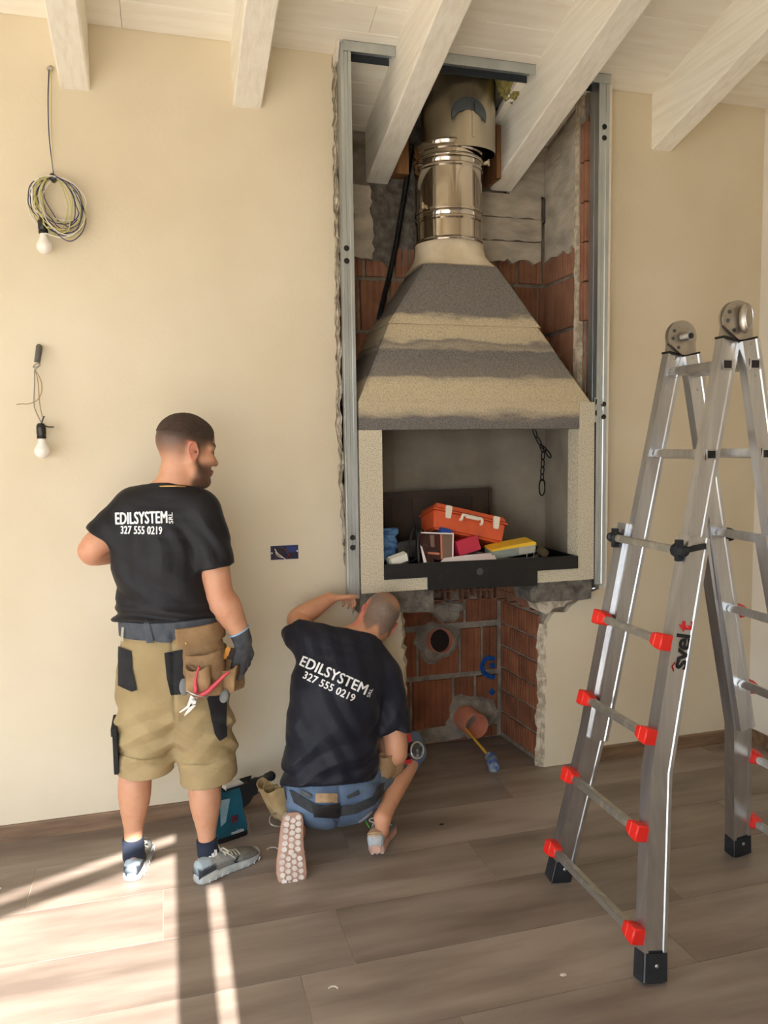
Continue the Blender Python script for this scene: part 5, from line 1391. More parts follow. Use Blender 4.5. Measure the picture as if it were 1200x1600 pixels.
def paint1(co):
    c = np.tile(np.array(lin((206, 152, 120))), (len(co), 1))
    n = np.sin(co[:, 0]*31+co[:, 2]*17)*np.sin(co[:, 1]*27-co[:, 2]*13)
    c = c*(1+.05*n)[:, None]
    leg = sst(.55, .40, co[:, 2]); c = mixc(c, (196, 146, 116), leg*.8)
    el = np.exp(-((co-np.array(eR[:]))**2).sum(1)/.003)+np.exp(-((co-np.array(eL[:]))**2).sum(1)/.003); c = mixc(c, (200, 128, 100), np.clip(el, 0, 1)*.5)
    l = (co-np.array(hc1[:])) @ np.array(HM1)/HS1; f, s, u = l[:, 0], np.abs(l[:, 1]), l[:, 2]
    inh = (co[:, 2] > nk.z+.0)*1.
    fade = sst(-.075, .045, u-.20*np.clip(f, -.1, .03)-.005)*inh*(sst(.058, .038, f))
    c = mixc(c, (74, 56, 46), fade**1.3*.9)
    top = sst(.0, .048, u+.15*np.clip(f, -.1, .02))*inh*sst(.085, .07, f); c = mixc(c, (60, 44, 35), top*.95)
    beard = inh*sst(-.030, -.062, u+.12*np.clip(f-.05, 0, 1))*sst(-.002, .022, f)*sst(-.155, -.13, u)
    c = mixc(c, (54, 36, 28), beard*.85)
    side = inh*sst(.02, .005, np.abs(f-.012))*sst(.05, .0, u)*sst(-.07, -.04, u)*sst(.05, .06, s); c = mixc(c, (70, 50, 40), side*.5)
    lips = inh*sst(.012, .005, np.abs(u+.071))*sst(.088, .097, f)*sst(.03, .02, s); c = mixc(c, (176, 96, 84), lips)
    brow = inh*sst(.009, .005, np.abs(u-.024))*sst(.06, .075, f)*sst(.010, .016, s)*sst(.06, .05, s); c = mixc(c, (44, 30, 24), brow)
    eye = inh*sst(.010, .006, np.abs(u+.003))*sst(.080, .086, f)*sst(.015, .02, s)*sst(.05, .042, s); c = mixc(c, (60, 44, 38), eye*.8)
    ear = inh*sst(.072, .079, s)*sst(.04, .02, np.abs(f+.01))*sst(.04, .03, np.abs(u+.01)); c = mixc(c, (206, 136, 112), ear)
    return c
paint_verts(mb, B.co, paint1)
ob('body', mb, M_skin, p1)
# cropped hair cap
H = Field([q-.16 for q in hc1], [q+.16 for q in hc1], .004)
e_ = lambda p, r: H.ell(T1(*p), [q*HS1 for q in r], HM1, .02)
e_((-.004, 0, .044), (.1005, .0775, .086)); e_((-.034, 0, .032), (.0725, .0735, .078)); e_((.050, 0, .052), (.047, .058, .052))
H.cut(T1(.0, 0, .044), HM1 @ Vector((-.10, 0, -1))); H.cut(T1(.086, 0, .07), HM1 @ Vector((1, 0, -.25)))
H.warp(lambda X, Y, Z: .0012*np.sin(X*420+Z*160)*np.sin(Y*380+Z*210))
ob('hair', H.mesh('hair'), M_hair, p1)
# gold chain
bm = NB(); P = []
for i in range(26):
    a = 2*PI*i/26; P.append(nk+Vector((.005, .0, .012))+r1*.074*math.cos(a)+f1*.074*math.sin(a)+Vector((0, 0, -.012*math.sin(a))))
tube(bm, P, .0028, 6, closed=True); ob('necklace', bm, mat('gold', (214, 176, 110), .3, .9), p1)

# shirt
S = Field((-.43, -.76, .90), (.42, -.10, 1.56), .005)
SPs = [V((0.0022,-0.44,0.9535)), V((-0.0054,-0.44,1.004)), V((-0.0164,-0.44,1.091)), V((-0.0269,-0.44,1.251)), V((-0.0125,-0.445,1.39)), V((0.014,-0.45,1.481))]
S.chain(SPs, [.140, .143, .130, .130, .104, .072], [1.38, 1.40, 1.36, 1.42, 1.60, 1.15], r1, k=.02, sm=4)
S.chain([sR+Vector((-.012, 0, .008)), fa(sR, eR, .35), fa(sR, eR, .80)], [.076, .079, .079], k=.035, cut=(fa(sR, eR, .66), eR-sR))
S.chain([sL+Vector((.012, 0, .008)), fa(sL, eL, .45), fa(sL, eL, .86)], [.074, .076, .073], k=.035, cut=(fa(sL, eL, .72), eL-sL+Vector((0, 0, -.02))))
S.chain([nk+Vector((.0, .005, -.015)), sR.lerp(nk, .2)+Vector((0, 0, .018))], [.062, .062], k=.04); S.chain([nk+Vector((0, .005, -.015)), sL.lerp(nk, .2)+Vector((0, 0, .018))], [.062, .062], k=.04)
def fold(P, r=.007, k=.016, op='add'): S.chain(P, r, k=k, op=op, sm=3)
def wr1(X, Y, Z):
    w = X*.9+Z*.22+.02*np.sin(Z*9)+.015*np.sin(Z*23+X*6)
    a = (np.abs(((w*15) % 1)-.5)-.25)*.020*np.clip((1.46-Z)*5, 0, 1)*np.clip((Z-1.10)*6, 0, 1)*(.45+.55*np.sin(X*7+Z*5)**2)
    w = X*.62+Z*.8+.03*np.sin(Z*8+X*7)
    b = (np.abs(((w*11) % 1)-.5)-.25)*.028*np.clip((1.30-Z)*5, 0, 1)*np.clip((Z-1.02)*9, .3, 1)
    c = np.sin(Z*135+3.5*np.sin(X*8)+2*Y*10)*.008*np.clip((1.085-Z)*14, 0, 1)
    return a+b+c
S.warp(wr1)
S.cut((0, -.44, .992), (-.05, -.16, -1)); S.cut(nk+Vector((0, 0, .018)), (.12, .30, 1))
ts = ob('tshirt', S.mesh('tshirt'), M_cotton, p1); sb = S.bvh()
dv = V((-0.0842,-0.3,1.35))-V((-0.0762,-0.6,1.378))
letter(ts, 'EDILSYSTEM', (-0.1751,-0.55,1.4), (0.0036,-0.55,1.398), .043, dv, sb, M_print, .035, 1.04)
letter(ts, '327 555 0219', (-0.1572,-0.55,1.358), (-0.0161,-0.55,1.35), .028, dv, sb, M_print, .04, 1.06)
letter(ts, 'SRL', (0.0163,-0.55,1.374), (0.0155,-0.55,1.414), .015, dv, sb, M_print, .04, 1.05, vert=(-1, 0, 0))

# shorts
Q_ = Field((-.30, -.70, .30), (.36, -.15, 1.06), .005)
Q_.chain([V((0.0034,-0.44,1.053)), V((0.0022,-0.44,0.9535)), V((0.0001,-0.44,0.8287)), V((-0.004,-0.44,0.7158))], [.128, .132, .146, .135], [1.36, 1.36, 1.38, 1.35], r1, k=.02, sm=3)
Q_.chain([V((-0.0087,-0.44,0.7163)), V((-0.013,-0.44,0.5953))], [.10, .075], k=.04)
hL, hR = V((-0.1163,-0.42,0.3783)), V((0.1251,-0.46,0.3448))
Q_.chain([V((-0.0926,-0.43,0.7468)), V((-0.096,-0.43,0.5961)), V((-0.1115,-0.42,0.4416)), hL], [.106, .112, .107, .107], [1.04, 1.04, 1., 1.], r1, k=.04)
Q_.chain([V((0.0922,-0.45,0.7345)), V((0.1039,-0.455,0.5822)), V((0.1229,-0.46,0.4278)), hR], [.108, .116, .109, .108], [1.04, 1.06, 1.02, 1.], r1, k=.04)
def wr2(X, Y, Z):
    leg = np.where(X < .0, -1., 1.); t = np.clip((.80-Z)*5, 0, 1)*np.clip((Z-.40)*9+.25, .25, 1)
    w = Z+leg*X*.9+.03*np.sin(X*18+Y*9)+.025*np.sin(Z*11)
    a = (np.abs(((w*9.5) % 1)-.5)-.25)*.032*t
    w2 = Z-leg*X*.7+.03*np.sin(X*15+2)
    a = a+(np.abs(((w2*7.5+.3) % 1)-.5)-.25)*.020*t
    b = np.sin(Z*120+leg*X*50+3*np.sin(X*11))*.0035*np.clip((.93-Z)*6, 0, 1)*np.clip((Z-.74)*6, 0, 1)
    c = np.exp(-((X-.005)/.006)**2)*.008*np.clip((Z-.60)*8, 0, 1)*(Y < -.44)
    return a+b+c
Q_.warp(wr2)
X, Z_ = Q_.ax[0][:, None, None], Q_.ax[2][None, None, :]
Q_.d = np.where(X < .012, np.maximum(Q_.d, (.408-.03*(X+.1)-Z_)), np.maximum(Q_.d, (.362+.10*(X-.13)-Z_)))
Q_.cut((0, 0, 1.03), (0, 0, 1))
M_khaki = mat('khaki_canvas', (168, 148, 108), .9, rgb2=(150, 130, 92), scale=5, bump=.2, bscale=120)
M_khd = mat('black_canvas', (26, 26, 28), .9, rgb2=(34, 34, 36), scale=20)
sh = ob('shorts', Q_.mesh('shorts'), M_khaki, p1); qb = Q_.bvh()
def pk_(name, pts, d=None, off=.006, m=M_khd):
    d = d or (V((0.0046,-0.3,0.7772))-V((0.0041,-0.6,0.8597))); return ob(name, patch(pts, d, qb, off), m, sh, smooth=True)
pk_('pocket', [(-0.1864,-0.6,0.9517), (-0.1374,-0.6,0.9265), (-0.1356,-0.6,0.8608), (-0.1234,-0.6,0.7819), (-0.1411,-0.6,0.7766), (-0.1903,-0.6,0.8027)])
pk_('pocket', [(-0.0232,-0.6,0.9096), (0.0559,-0.6,0.9194), (0.0456,-0.6,0.7505), (-0.0065,-0.6,0.751), (-0.0177,-0.6,0.8141)])
pk_('pocket', [(0.1185,-0.6,0.7382), (0.1931,-0.6,0.7451), (0.1877,-0.6,0.5694), (0.1616,-0.6,0.5602), (0.1437,-0.6,0.5844)], off=.008)
bm = NB(); box(bm, (-.222, -.50, .435), (-.204, -.36, .612), bev=.005); ob('pocket', bm, M_khd, sh)
bm = NB(); box(bm, (-.226, -.51, .585), (-.206, -.35, .617), bev=.004); ob('pocket_flap', bm, M_khd, sh)
pk_('hem', [(-0.1991,-0.6,0.5343), (-0.1072,-0.6,0.5131), (-0.0127,-0.6,0.5156), (-0.0135,-0.6,0.4915), (-0.1081,-0.6,0.4891), (-0.2001,-0.6,0.5082)], off=.004, m=M_khaki)
pk_('hem', [(0.0201,-0.6,0.4774), (0.1191,-0.6,0.4695), (0.2187,-0.6,0.5014), (0.2178,-0.6,0.4717), (0.1181,-0.6,0.4401), (0.0191,-0.6,0.4482)], off=.004, m=M_khaki)
# belt with loops and buckle tongue
M_belt = mat('blue_grey_webbing', (70, 75, 82), .7, rgb2=(56, 60, 68), scale=40, bump=.2, bscale=200)
bc = V((0.0019,-0.44,0.946)); bt = ob('belt', ring_band((bc.x, bc.y, .0), (-.02, 0, 1), .950, 1.016, [qb], .006, .006), M_belt, p1)
def on_belt(px_pts, name, m, off=.014):
    ob(name, patch(px_pts, V((-0.0642,-0.3,0.9188))-V((-0.0581,-0.6,0.9879)), qb, off, .012), m, bt)
on_belt([(-0.0827,-0.6,1.037), (-0.0652,-0.6,1.033), (-0.0507,-0.6,0.9497), (-0.075,-0.6,0.9494)], 'belt_loop', M_belt, .020)
on_belt([(-0.0445,-0.6,0.9962), (-0.009,-0.6,0.9934), (0.0116,-0.6,0.9421), (-0.0462,-0.6,0.9516)], 'belt_tongue', M_belt, .017)
on_belt([(-0.1553,-0.6,1.024), (-0.1466,-0.6,1.025), (-0.1535,-0.6,0.9606), (-0.162,-0.6,0.9659)], 'buckle', mat('buckle_steel', (206, 206, 204), .3, .9), .017)
# socks, shoes
M_sock1 = mat('navy_sock', (34, 42, 60), .95, bump=.3, bscale=160)
def sock(a, b, c, r, m, par):
    s_ = Field([min(a[i], b[i], c[i])-.08 for i in range(3)], [max(a[i], b[i], c[i])+.08 for i in range(3)], .005)
    s_.chain([a, b, c], r, k=.01); s_.cut(a, a-b); return ob('sock', s_.mesh('sock'), m, par), s_
upz = Vector((0, 0, 1))
so1, sf1 = sock(aL+Vector((0, 0, .025)), aL+Vector((0, .005, -.05)), aL+Vector((.01, .03, -.075)), [.040, .042, .036], M_sock1, p1)
so2, sf2 = sock(aR+Vector((-.003, 0, .030)), aR+Vector((.005, .004, -.05)), aR+Vector((.03, .018, -.07)), [.040, .042, .036], M_sock1, p1)
b2 = sf2.bvh(); d_ = V((0.1264,-0.4,0.0448))-V((0.114,-0.7,0.2013))
for i, (a, b) in enumerate((((325, 1341), (328, 1337)), ((329, 1340), (333, 1331)), ((334, 1337), (338, 1327)))): pass
for q in ([(0.107,-0.62,0.1289), (0.1164,-0.62,0.1298), (0.1183,-0.62,0.117), (0.1088,-0.62,0.1136)], [(0.1166,-0.62,0.1373), (0.1261,-0.62,0.1407), (0.1301,-0.62,0.1201), (0.1206,-0.62,0.1167)], [(0.1264,-0.62,0.1507), (0.1358,-0.62,0.1516), (0.1397,-0.62,0.126), (0.1302,-0.62,0.1226)]):
    ob('sock_stripe', patch(q, d_, b2, .002, .01), M_print, so2)
def paint_s1(l):
    f, s, u = l[:, 0], np.abs(l[:, 1]), l[:, 2]
    c = np.tile(np.array(lin((128, 128, 124))), (len(l), 1))
    c = mixc(c, (156, 156, 152), sst(.18, .10, f)*sst(.05, .06, u)); c = mixc(c, (108, 106, 102), sst(.19, .20, f)*sst(.055, .045, u))
    c = mixc(c, (48, 54, 64), sst(.085, .075, f+.3*(u-.03))*sst(.068, .062, u)); c = mixc(c, (170, 186, 196), sst(.06, .05, f)*sst(.064, .07, u)); 
    c = mixc(c, (236, 226, 60), ((f < .012) & (np.abs(u-.047) < .007) & (s < .014))*1.)
    return c
M_sole1 = mat('grey_rubber_sole', (190, 194, 192), .7, rgb2=(160, 166, 166), scale=20)
shL = shoe(p1, (-0.1762,-0.4813,0), (.12, .99, 0), (0, 0, 1), .275, paint_s1, (M_shoe, M_sole1, M_lace), side=-1)
shR = shoe(p1, (0.0606,-0.5679,0), (.87, .48, 0), (0, 0, 1), .282, paint_s1, (M_shoe, M_sole1, M_lace), side=1)
# dark side mark on the right shoe
Tm = shR[1]; bm = NB()
for P in ([(.135, .056), (.150, .050), (.165, .050), (.150, .044)], [(.150, .050), (.165, .062), (.175, .062), (.162, .050)], [(.150, .046), (.170, .040), (.160, .038), (.146, .042)]):
    A_ = [bm.verts.new(Tm(a*.97, .0425+.002*(.06-b)*10, b)) for a, b in P]; bm.faces.new(A_)
ob('side_mark', bm, M_khd, shR[0])
letter(so2, 'adidas', (0.1016,-0.62,0.1048), (0.1323,-0.62,0.1147), .007, d_, b2, M_print, .03, 1., off=.002)
# glove on the right hand
Gv = Field([wR[i]-(.12, .12, .24)[i] for i in range(3)], [wR[i]+(.14, .14, .08)[i] for i in range(3)], .004)
hand(Gv, wR, hd, hp, ht, (.25, .45, .62, .8), 1.0, .0022, thumb=(.35, .9, .35), tcurl=.15, spread=.09)
da = (wR-eR).normalized(); Gv.chain([wR-da*.045, wR+hd.normalized()*.02], [.042, .034], k=.015); Gv.cut(wR-da*.022, -da)
gm = Gv.mesh('work_glove'); gl = ob('work_glove', gm, mat('grey_knit_glove', (92, 94, 98), .9, rgb2=(66, 66, 72), scale=34, bump=.4, bscale=220), p1)
bm = NB(); x_, y_ = frame(da); tube(bm, [wR-da*.023+(x_*math.cos(a)+y_*math.sin(a))*.0405 for a in [2*PI*i/24 for i in range(24)]], .0032, 6, closed=True); ob('cuff_edge', bm, mat('pale_blue_band', (150, 184, 216), .8), gl)

# tool pouch on the belt, with snips and knife
M_lea = mat('tan_suede', (168, 136, 98), .9, rgb2=(136, 106, 74), scale=12, bump=.35, bscale=160)
M_lead = mat('grey_suede_tip', (126, 128, 126), .9, rgb2=(100, 102, 102), scale=20)
tp = thing('tool_pouch', 'tan suede tool pouch hanging on the belt of the standing person', 'tool pouch', (0.1299,-0.58,0.8427))
def cup(parent, o, rt, up, out, wb, wt, db, dt, h, m=M_lea, th=.004, name='pocket', lean=0.):
    """open-topped pocket: flat at the back, bulging to 'out'"""
    o, rt, up, out = Vector(o), Vector(rt).normalized(), Vector(up).normalized(), Vector(out).normalized(); bm = NB(); n = 26
    def ringv(t, inset):
        w = wb+(wt-wb)*t-inset; d = db+(dt-db)*t-inset; q = []
        for i in range(n):
            a = 2*PI*i/n; ca, sa = math.cos(a), math.sin(a); k = 1 if sa > 0 else .25
            wob = 1+.05*math.sin(3*a+5*t)
            q.append(o+rt*(w*math.copysign(abs(ca)**.75, ca)*wob+lean*t)+out*(d*math.copysign(abs(sa)**.8, sa)*k*wob)+up*(h*t+(.010*math.sin(2*a+1) if t > .9 else 0)))
        return [bm.verts.new(p) for p in q]
    R = [ringv(.0, .016), ringv(.04, .003)]+[ringv(t, 0) for t in (.15, .35, .6, .8, 1.)]+[ringv(1., th), ringv(.7, th), ringv(.25, th+.004)]
    for A, B_ in zip(R, R[1:]):
        for i in range(n): bm.faces.new((A[i], A[(i+1) % n], B_[(i+1) % n], B_[i]))
    bm.faces.new(R[0][::-1]); bm.faces.new(R[-1])
    return ob(name, bm, m, parent, smooth=50)
rt = Vector((.90, -.42, 0)); outv = Vector((-.42, -.90, 0)); rz = Vector((0, 0, 1))
ob('belt_sleeve', ring_band((bc.x, bc.y, .0), (-.02, 0, 1), .922, .992, [qb], .014, .007, a0=PI*.95, a1=PI*1.43), M_lea, tp)
yP = -.575
ob('back_panel', patch([(0.0415,-0.575,0.9454), (0.1826,-0.575,0.9532), (0.2103,-0.575,0.7849), (0.1735,-0.575,0.7345), (0.0509,-0.575,0.7518), (0.0397,-0.575,0.8255)], V((0.1297,-0.3,0.7658))-V((0.1175,-0.6,0.8493)), qb, .014, .012), M_lea, tp)
cup(tp, (0.1104,-0.575,0.7361), rt, (-.02, 0, 1), outv, .082, .088, .040, .052, .165)
cup(tp, (0.0879,-0.635,0.7618), rt, (.05, -.05, 1), outv, .050, .046, .018, .026, .095, name='front_pocket')
cup(tp, (0.1766,-0.6,0.7419), (.80, -.6, 0), (.12, -.05, 1), (.2, -.95, 0), .046, .052, .022, .032, .10, name='front_pocket')
cup(tp, (0.2338,-0.5,0.7153), (.75, .66, 0), (.0, .0, 1), (.66, -.75, 0), .040, .046, .024, .032, .135, name='side_pocket')
for (a, b) in (((0.04,-0.625,0.804), (0.0409,-0.62,0.7619)), ((0.186,-0.635,0.7518), (0.1785,-0.63,0.7221))):
    bm = NB(); bmesh.ops.create_uvsphere(bm, u_segments=16, v_segments=10, radius=1)
    A_, B2 = V(a), V(b); ax = (B2-A_).normalized(); x_, y_ = frame(ax)
    for v in bm.verts: v.co = (A_+B2)/2+x_*v.co.x*.017+y_*v.co.y*.010+ax*v.co.z*((B2-A_).length*.6+.008)
    ob('leather_tip', bm, M_lead, tp, smooth=True)
bm = NB(); lathe(bm, [(.006, 0), (.006, .003), (.003, .005)], (0.0538,-0.625,0.9447), (-.2, -1, 0), 12); ob('rivet', bm, mat('brass_rivet', (150, 120, 70), .4, .8), tp)
sn = thing('tin_snips', 'steel tin snips with pink-red grips hanging blades down from the tool pouch', 'snips', (0.0708,-0.66,0.7524))
M_grip = mat('pink_red_grip', (206, 74, 84), .45, rgb2=(176, 50, 62), scale=20); M_steel = mat('bright_steel', (186, 184, 180), .35, .9)
yS_ = -.665
bm = NB(); tube(bm, smooth_pts([(0.0755,-0.665,0.7629), (0.0806,-0.665,0.7812), (0.0793,-0.665,0.8096), (0.0871,-0.665,0.8418), (0.0942,-0.675,0.8673)], 5), [.006+.002*math.sin(i*.3) for i in range(21)], 8); ob('grip', bm, M_grip, sn, smooth=True)
bm = NB(); tube(bm, smooth_pts([(0.0843,-0.665,0.7573), (0.1157,-0.675,0.7713), (0.148,-0.675,0.7964), (0.1804,-0.68,0.8278), (0.1993,-0.675,0.8387)], 5), [.007+.0022*math.sin(i*.25) for i in range(21)], 8); ob('grip', bm, M_grip, sn, smooth=True)
bm = NB(); tube(bm, smooth_pts([(0.0494,-0.665,0.782), (0.0665,-0.677,0.7723), (0.0973,-0.677,0.7597), (0.1223,-0.665,0.751)], 5), .003, 6); ob('catch_wire', bm, M_steel, sn)
bm = NB(); lathe(bm, [(.012, 0), (.012, .008), (.007, .011)], (0.0725,-0.665,0.7396), (0, -1, 0), 16); ob('pivot', bm, M_steel, sn)
for P in ([(0.0621,-0.665,0.7643), (0.0729,-0.665,0.7537), (0.0675,-0.665,0.726), (0.0222,-0.665,0.7026), (0.0201,-0.665,0.7075), (0.0474,-0.665,0.7258)], [(0.0729,-0.665,0.7537), (0.0841,-0.665,0.7526), (0.0787,-0.665,0.7248), (0.0578,-0.665,0.7034), (0.0373,-0.665,0.6891), (0.0374,-0.665,0.6938), (0.0586,-0.665,0.7269)]):
    bm = NB(); n_ = len(P); A_ = [bm.verts.new(V(p)) for p in P]; B2 = [bm.verts.new(V(p)+Vector((0, .006, 0))) for p in P]; bm.faces.new(A_); bm.faces.new(B2[::-1])
    for i in range(n_): bm.faces.new((A_[i], A_[(i+1) % n_], B2[(i+1) % n_], B2[i]))
    ob('blade', bm, M_steel, sn)
kn = thing('utility_knife', 'orange-yellow knife handle sticking out of the tool pouch', 'knife', (0.1948,-0.57,0.8828))
bm = NB(); beam(bm, (0.1871,-0.57,0.8591), (0.2096,-0.57,0.9035), .016, .012, up=(0, 1, 0)); bmesh.ops.bevel(bm, geom=list(bm.edges), offset=.003, segments=2, affect='EDGES'); ob('handle', bm, mat('orange_yellow_plastic', (226, 152, 52), .45), kn)
bm = NB(); beam(bm, (0.212,-0.55,0.8515), (0.2251,-0.55,0.8923), .016, .012, up=(0, 1, 0)); ob('sheath', bm, mat('dark_brown_leather', (64, 44, 36), .7), kn)


# ---------------------------------------------------------------- kneeling person
p2 = thing('person', 'balding person kneeling in navy lettered t-shirt and denim shorts, touching the steel stud', 'person', (.62, -.42, 0))
SQ = [V((0.6181,-0.42,0.1787)), V((0.6159,-0.43,0.3122)), V((0.6356,-0.42,0.5235)), V((0.6824,-0.38,0.6689)), V((0.7321,-0.34,0.7712)), V((0.7879,-0.31,0.8199))]
WQ = [(1, 0, -.12), (1, 0, -.12), (1, 0, -.22), (.95, 0, -.34), (.9, 0, -.42), (.88, 0, -.46)]
hc2 = V((0.8749,-0.245,0.894)); HS2 = .98
up2 = Vector((.46, .36, .82)); f2 = Vector((-.22, .88, -.42)); HM2 = axes(f2, up2)
HM2 = axes(f2, (V((0.9181,-0.2,0.985))-V((0.8189,-0.29,0.8406))))
nk2 = SQ[-1]
s2R, e2R, w2R = V((0.8851,-0.37,0.6545)), V((0.8915,-0.45,0.3592)), V((.86, -.20, .36))
s2L, e2L, w2L = V((0.5479,-0.34,0.8469)), V((0.527,-0.2,0.9047)), V((0.6804,-0.145,0.9734))
B2 = Field((.36, -.72, .0), (1.22, -.02, 1.10), .005)
B2.chain(SQ, [.095, .105, .115, .112, .085, .055], [1.40, 1.38, 1.42, 1.48, 1.7, 1.2], WQ, k=.02, sm=4)
T2 = head(B2, hc2, HM2, HS2)
B2.chain([nk2-Vector((.01, .02, .04)), nk2+Vector((.005, .01, .02)), T2(-.022, 0, -.045)], [.068, .063, .062], k=.03)
B2.chain([nk2, fa(s2R, nk2, .3)], [.045, .05], k=.04); B2.chain([nk2, fa(s2L, nk2, .3)], [.045, .05], k=.04)
B2.chain([s2R, fa(s2R, e2R, .5), e2R, fa(e2R, w2R, .35), w2R], [.060, .056, .047, .050, .032], k=.02, sm=3)
B2.chain([s2L, fa(s2L, e2L, .5), e2L, fa(e2L, w2L, .3), fa(e2L, w2L, .75), w2L], [.058, .054, .044, .046, .036, .029], k=.02, sm=3)
hand(B2, w2R, (-.05, .85, .25), (-.3, 0, -1), (-1, 0, 0), (.4, .5, .55, .6))
# left hand at the foot of the stud: thumb laid on the steel, fingers folded under
tgt = V((0.7734,-0.108,0.9834)); dh = (tgt-w2L).normalized()
hand(B2, w2L, (dh+Vector((0, 0, -.12))), (.10, -.25, -1), (.15, -.1, 1), (.75, .8, .85, .9), .92, 0, thumb=(.50, .85, .05), tcurl=.12)
hpL, knL, anL = V((.555, -.42, .24)), V((.515, -.115, .085)), V((.455, -.50, .115))
hpR, knR, anR = V((.70, -.42, .24)), V((1.016,-0.25,0.2716)), V((.795, -.57, .15))
B2.chain([hpL, fa(hpL, knL, .5), knL], [.080, .076, .060], k=.03, sm=3); B2.chain([knL, fa(knL, anL, .35), fa(knL, anL, .8), anL], [.056, .058, .040, .036], k=.015, sm=3)
B2.chain([hpR, fa(hpR, knR, .5), knR], [.080, .074, .058], k=.03, sm=3); B2.chain([knR, fa(knR, anR, .3), fa(knR, anR, .75), anR], [.054, .054, .037, .034], k=.015, sm=3)
B2.chain([anL, anL+Vector((-.01, -.05, .0)), anL+Vector((-.02, -.085, -.07))], [.034, .03, .022], k=.02)
B2.chain([anR, anR+Vector((-.005, -.01, -.05)), anR+Vector((.03, .06, -.09))], [.033, .027, .014], k=.01)
m2 = B2.mesh('body')
def paint2(co):
    c = np.tile(np.array(lin((198, 144, 112))), (len(co), 1))
    n = np.sin(co[:, 0]*33+co[:, 2]*19)*np.sin(co[:, 1]*29-co[:, 2]*15); c = c*(1+.05*n)[:, None]
    l = (co-np.array(hc2[:])) @ np.array(HM2)/HS2; f, s, u = l[:, 0], l[:, 1], l[:, 2]; sa = np.abs(s)
    inh = (((co-np.array(hc2[:]))**2).sum(1) < .024)*1.
    scal = inh*sst(-.075, -.045, u-.35*np.clip(f, -.1, 0)+.02*np.sin(s*90))*sst(.062, .040, f+.2*np.clip(u, -.1, .1))
    scal = scal*(1-sst(.070, .078, sa)*sst(.03, .0, np.abs(f+.008)))
    grain = np.random.default_rng(3).random(len(co))
    g = c*0+np.array(lin((96, 86, 77)))[None]*(.8+.5*grain)[:, None]
    bald = np.exp(-(((f+.012)/.085)**2+((s-.022)/.05)**2))*sst(.02, .065, u); bald = np.clip(bald*2.2+sst(.045, .07, f)*sst(.03, .06, u), 0, 1)
    m = scal*.92*(1-.85*bald); c = c*(1-m[:, None])+g*m[:, None]
    ear = inh*sst(.070, .080, sa)*sst(.05, .03, np.abs(f+.01)); c = mixc(c, (214, 122, 104), ear*.8)
    nkc = np.exp(-((co-np.array(nk2[:]))**2).sum(1)/.006); c = mixc(c, (186, 126, 98), np.clip(nkc, 0, 1)*.5)
    return c
paint_verts(m2, B2.co, paint2); ob('body', m2, M_skin, p2)
# t-shirt
S2 = Field((.36, -.72, .10), (1.08, -.10, 1.06), .005)
S2.chain([V((0.6123,-0.43,0.2663)), V((0.6125,-0.435,0.3283)), V((0.6269,-0.43,0.4603)), V((0.6406,-0.415,0.5889)), V((0.6707,-0.385,0.6851)), V((0.7171,-0.345,0.7683)), V((0.7767,-0.32,0.8066))], [.148, .148, .142, .140, .134, .106, .074], [1.34, 1.34, 1.36, 1.38, 1.46, 1.62, 1.15], [WQ[0], WQ[0], WQ[1], WQ[2], WQ[3], WQ[4], WQ[5]], k=.02, sm=3)
S2.chain([s2R+Vector((-.012, 0, .004)), fa(s2R, e2R, .4), fa(s2R, e2R, .82)], [.073, .072, .070], k=.035, cut=(fa(s2R, e2R, .70), e2R-s2R))
S2.chain([s2L+Vector((.012, 0, -.010)), fa(s2L, e2L, .4)+Vector((-.006, -.01, -.008)), fa(s2L, e2L, .9)+Vector((-.006, -.01, -.008))], [.080, .080, .078], k=.04, cut=(fa(s2L, e2L, .60), e2L-s2L+Vector((0, -.05, .05))))
S2.chain([nk2+Vector((-.005, -.01, -.02)), fa(nk2, s2R, .8)], [.062, .064], k=.04); S2.chain([nk2+Vector((-.005, -.01, -.02)), fa(nk2, s2L, .8)], [.062, .062], k=.04)
def wr3(X, Y, Z):
    w = X*.45-Z*.8+.03*np.sin(X*14)+.02*np.sin(Z*11)
    a = (np.abs(((w*11) % 1)-.5)-.25)*.026*np.clip((.66-Z)*5, 0, 1)
    w = X*.9+Z*.3+.02*np.sin(Z*12)
    b = (np.abs(((w*13) % 1)-.5)-.25)*.013
    c = np.sin(Z*95-X*34+3*np.sin(X*10))*.006*np.clip((.40-Z)*9, 0, 1)
    return a+b+c
S2.warp(wr3)
S2.cut(V((0.5813,-0.57,0.3146)), (-.05, -.30, -1)); S2.cut(nk2+Vector((.01, .008, .012)), V((.28, .42, .86)))
t2 = ob('tshirt', S2.mesh('tshirt'), M_navy, p2); s2b = S2.bvh()
dv2 = V((0.6828,-0.25,0.6305))-V((0.6193,-0.55,0.7253))
letter(t2, 'EDILSYSTEM', (0.4902,-0.5,0.8108), (0.7533,-0.5,0.663), .041, dv2, s2b, M_print, .035, 1.04)
letter(t2, '327 555 0219', (0.5016,-0.5,0.7504), (0.7022,-0.5,0.6338), .029, dv2, s2b, M_print, .04, 1.06)
letter(t2, 'SRL', (0.7582,-0.5,0.6333), (0.7747,-0.5,0.6662), .014, dv2, s2b, M_print, .04, 1.05, vert=(-.92, 0, .38))
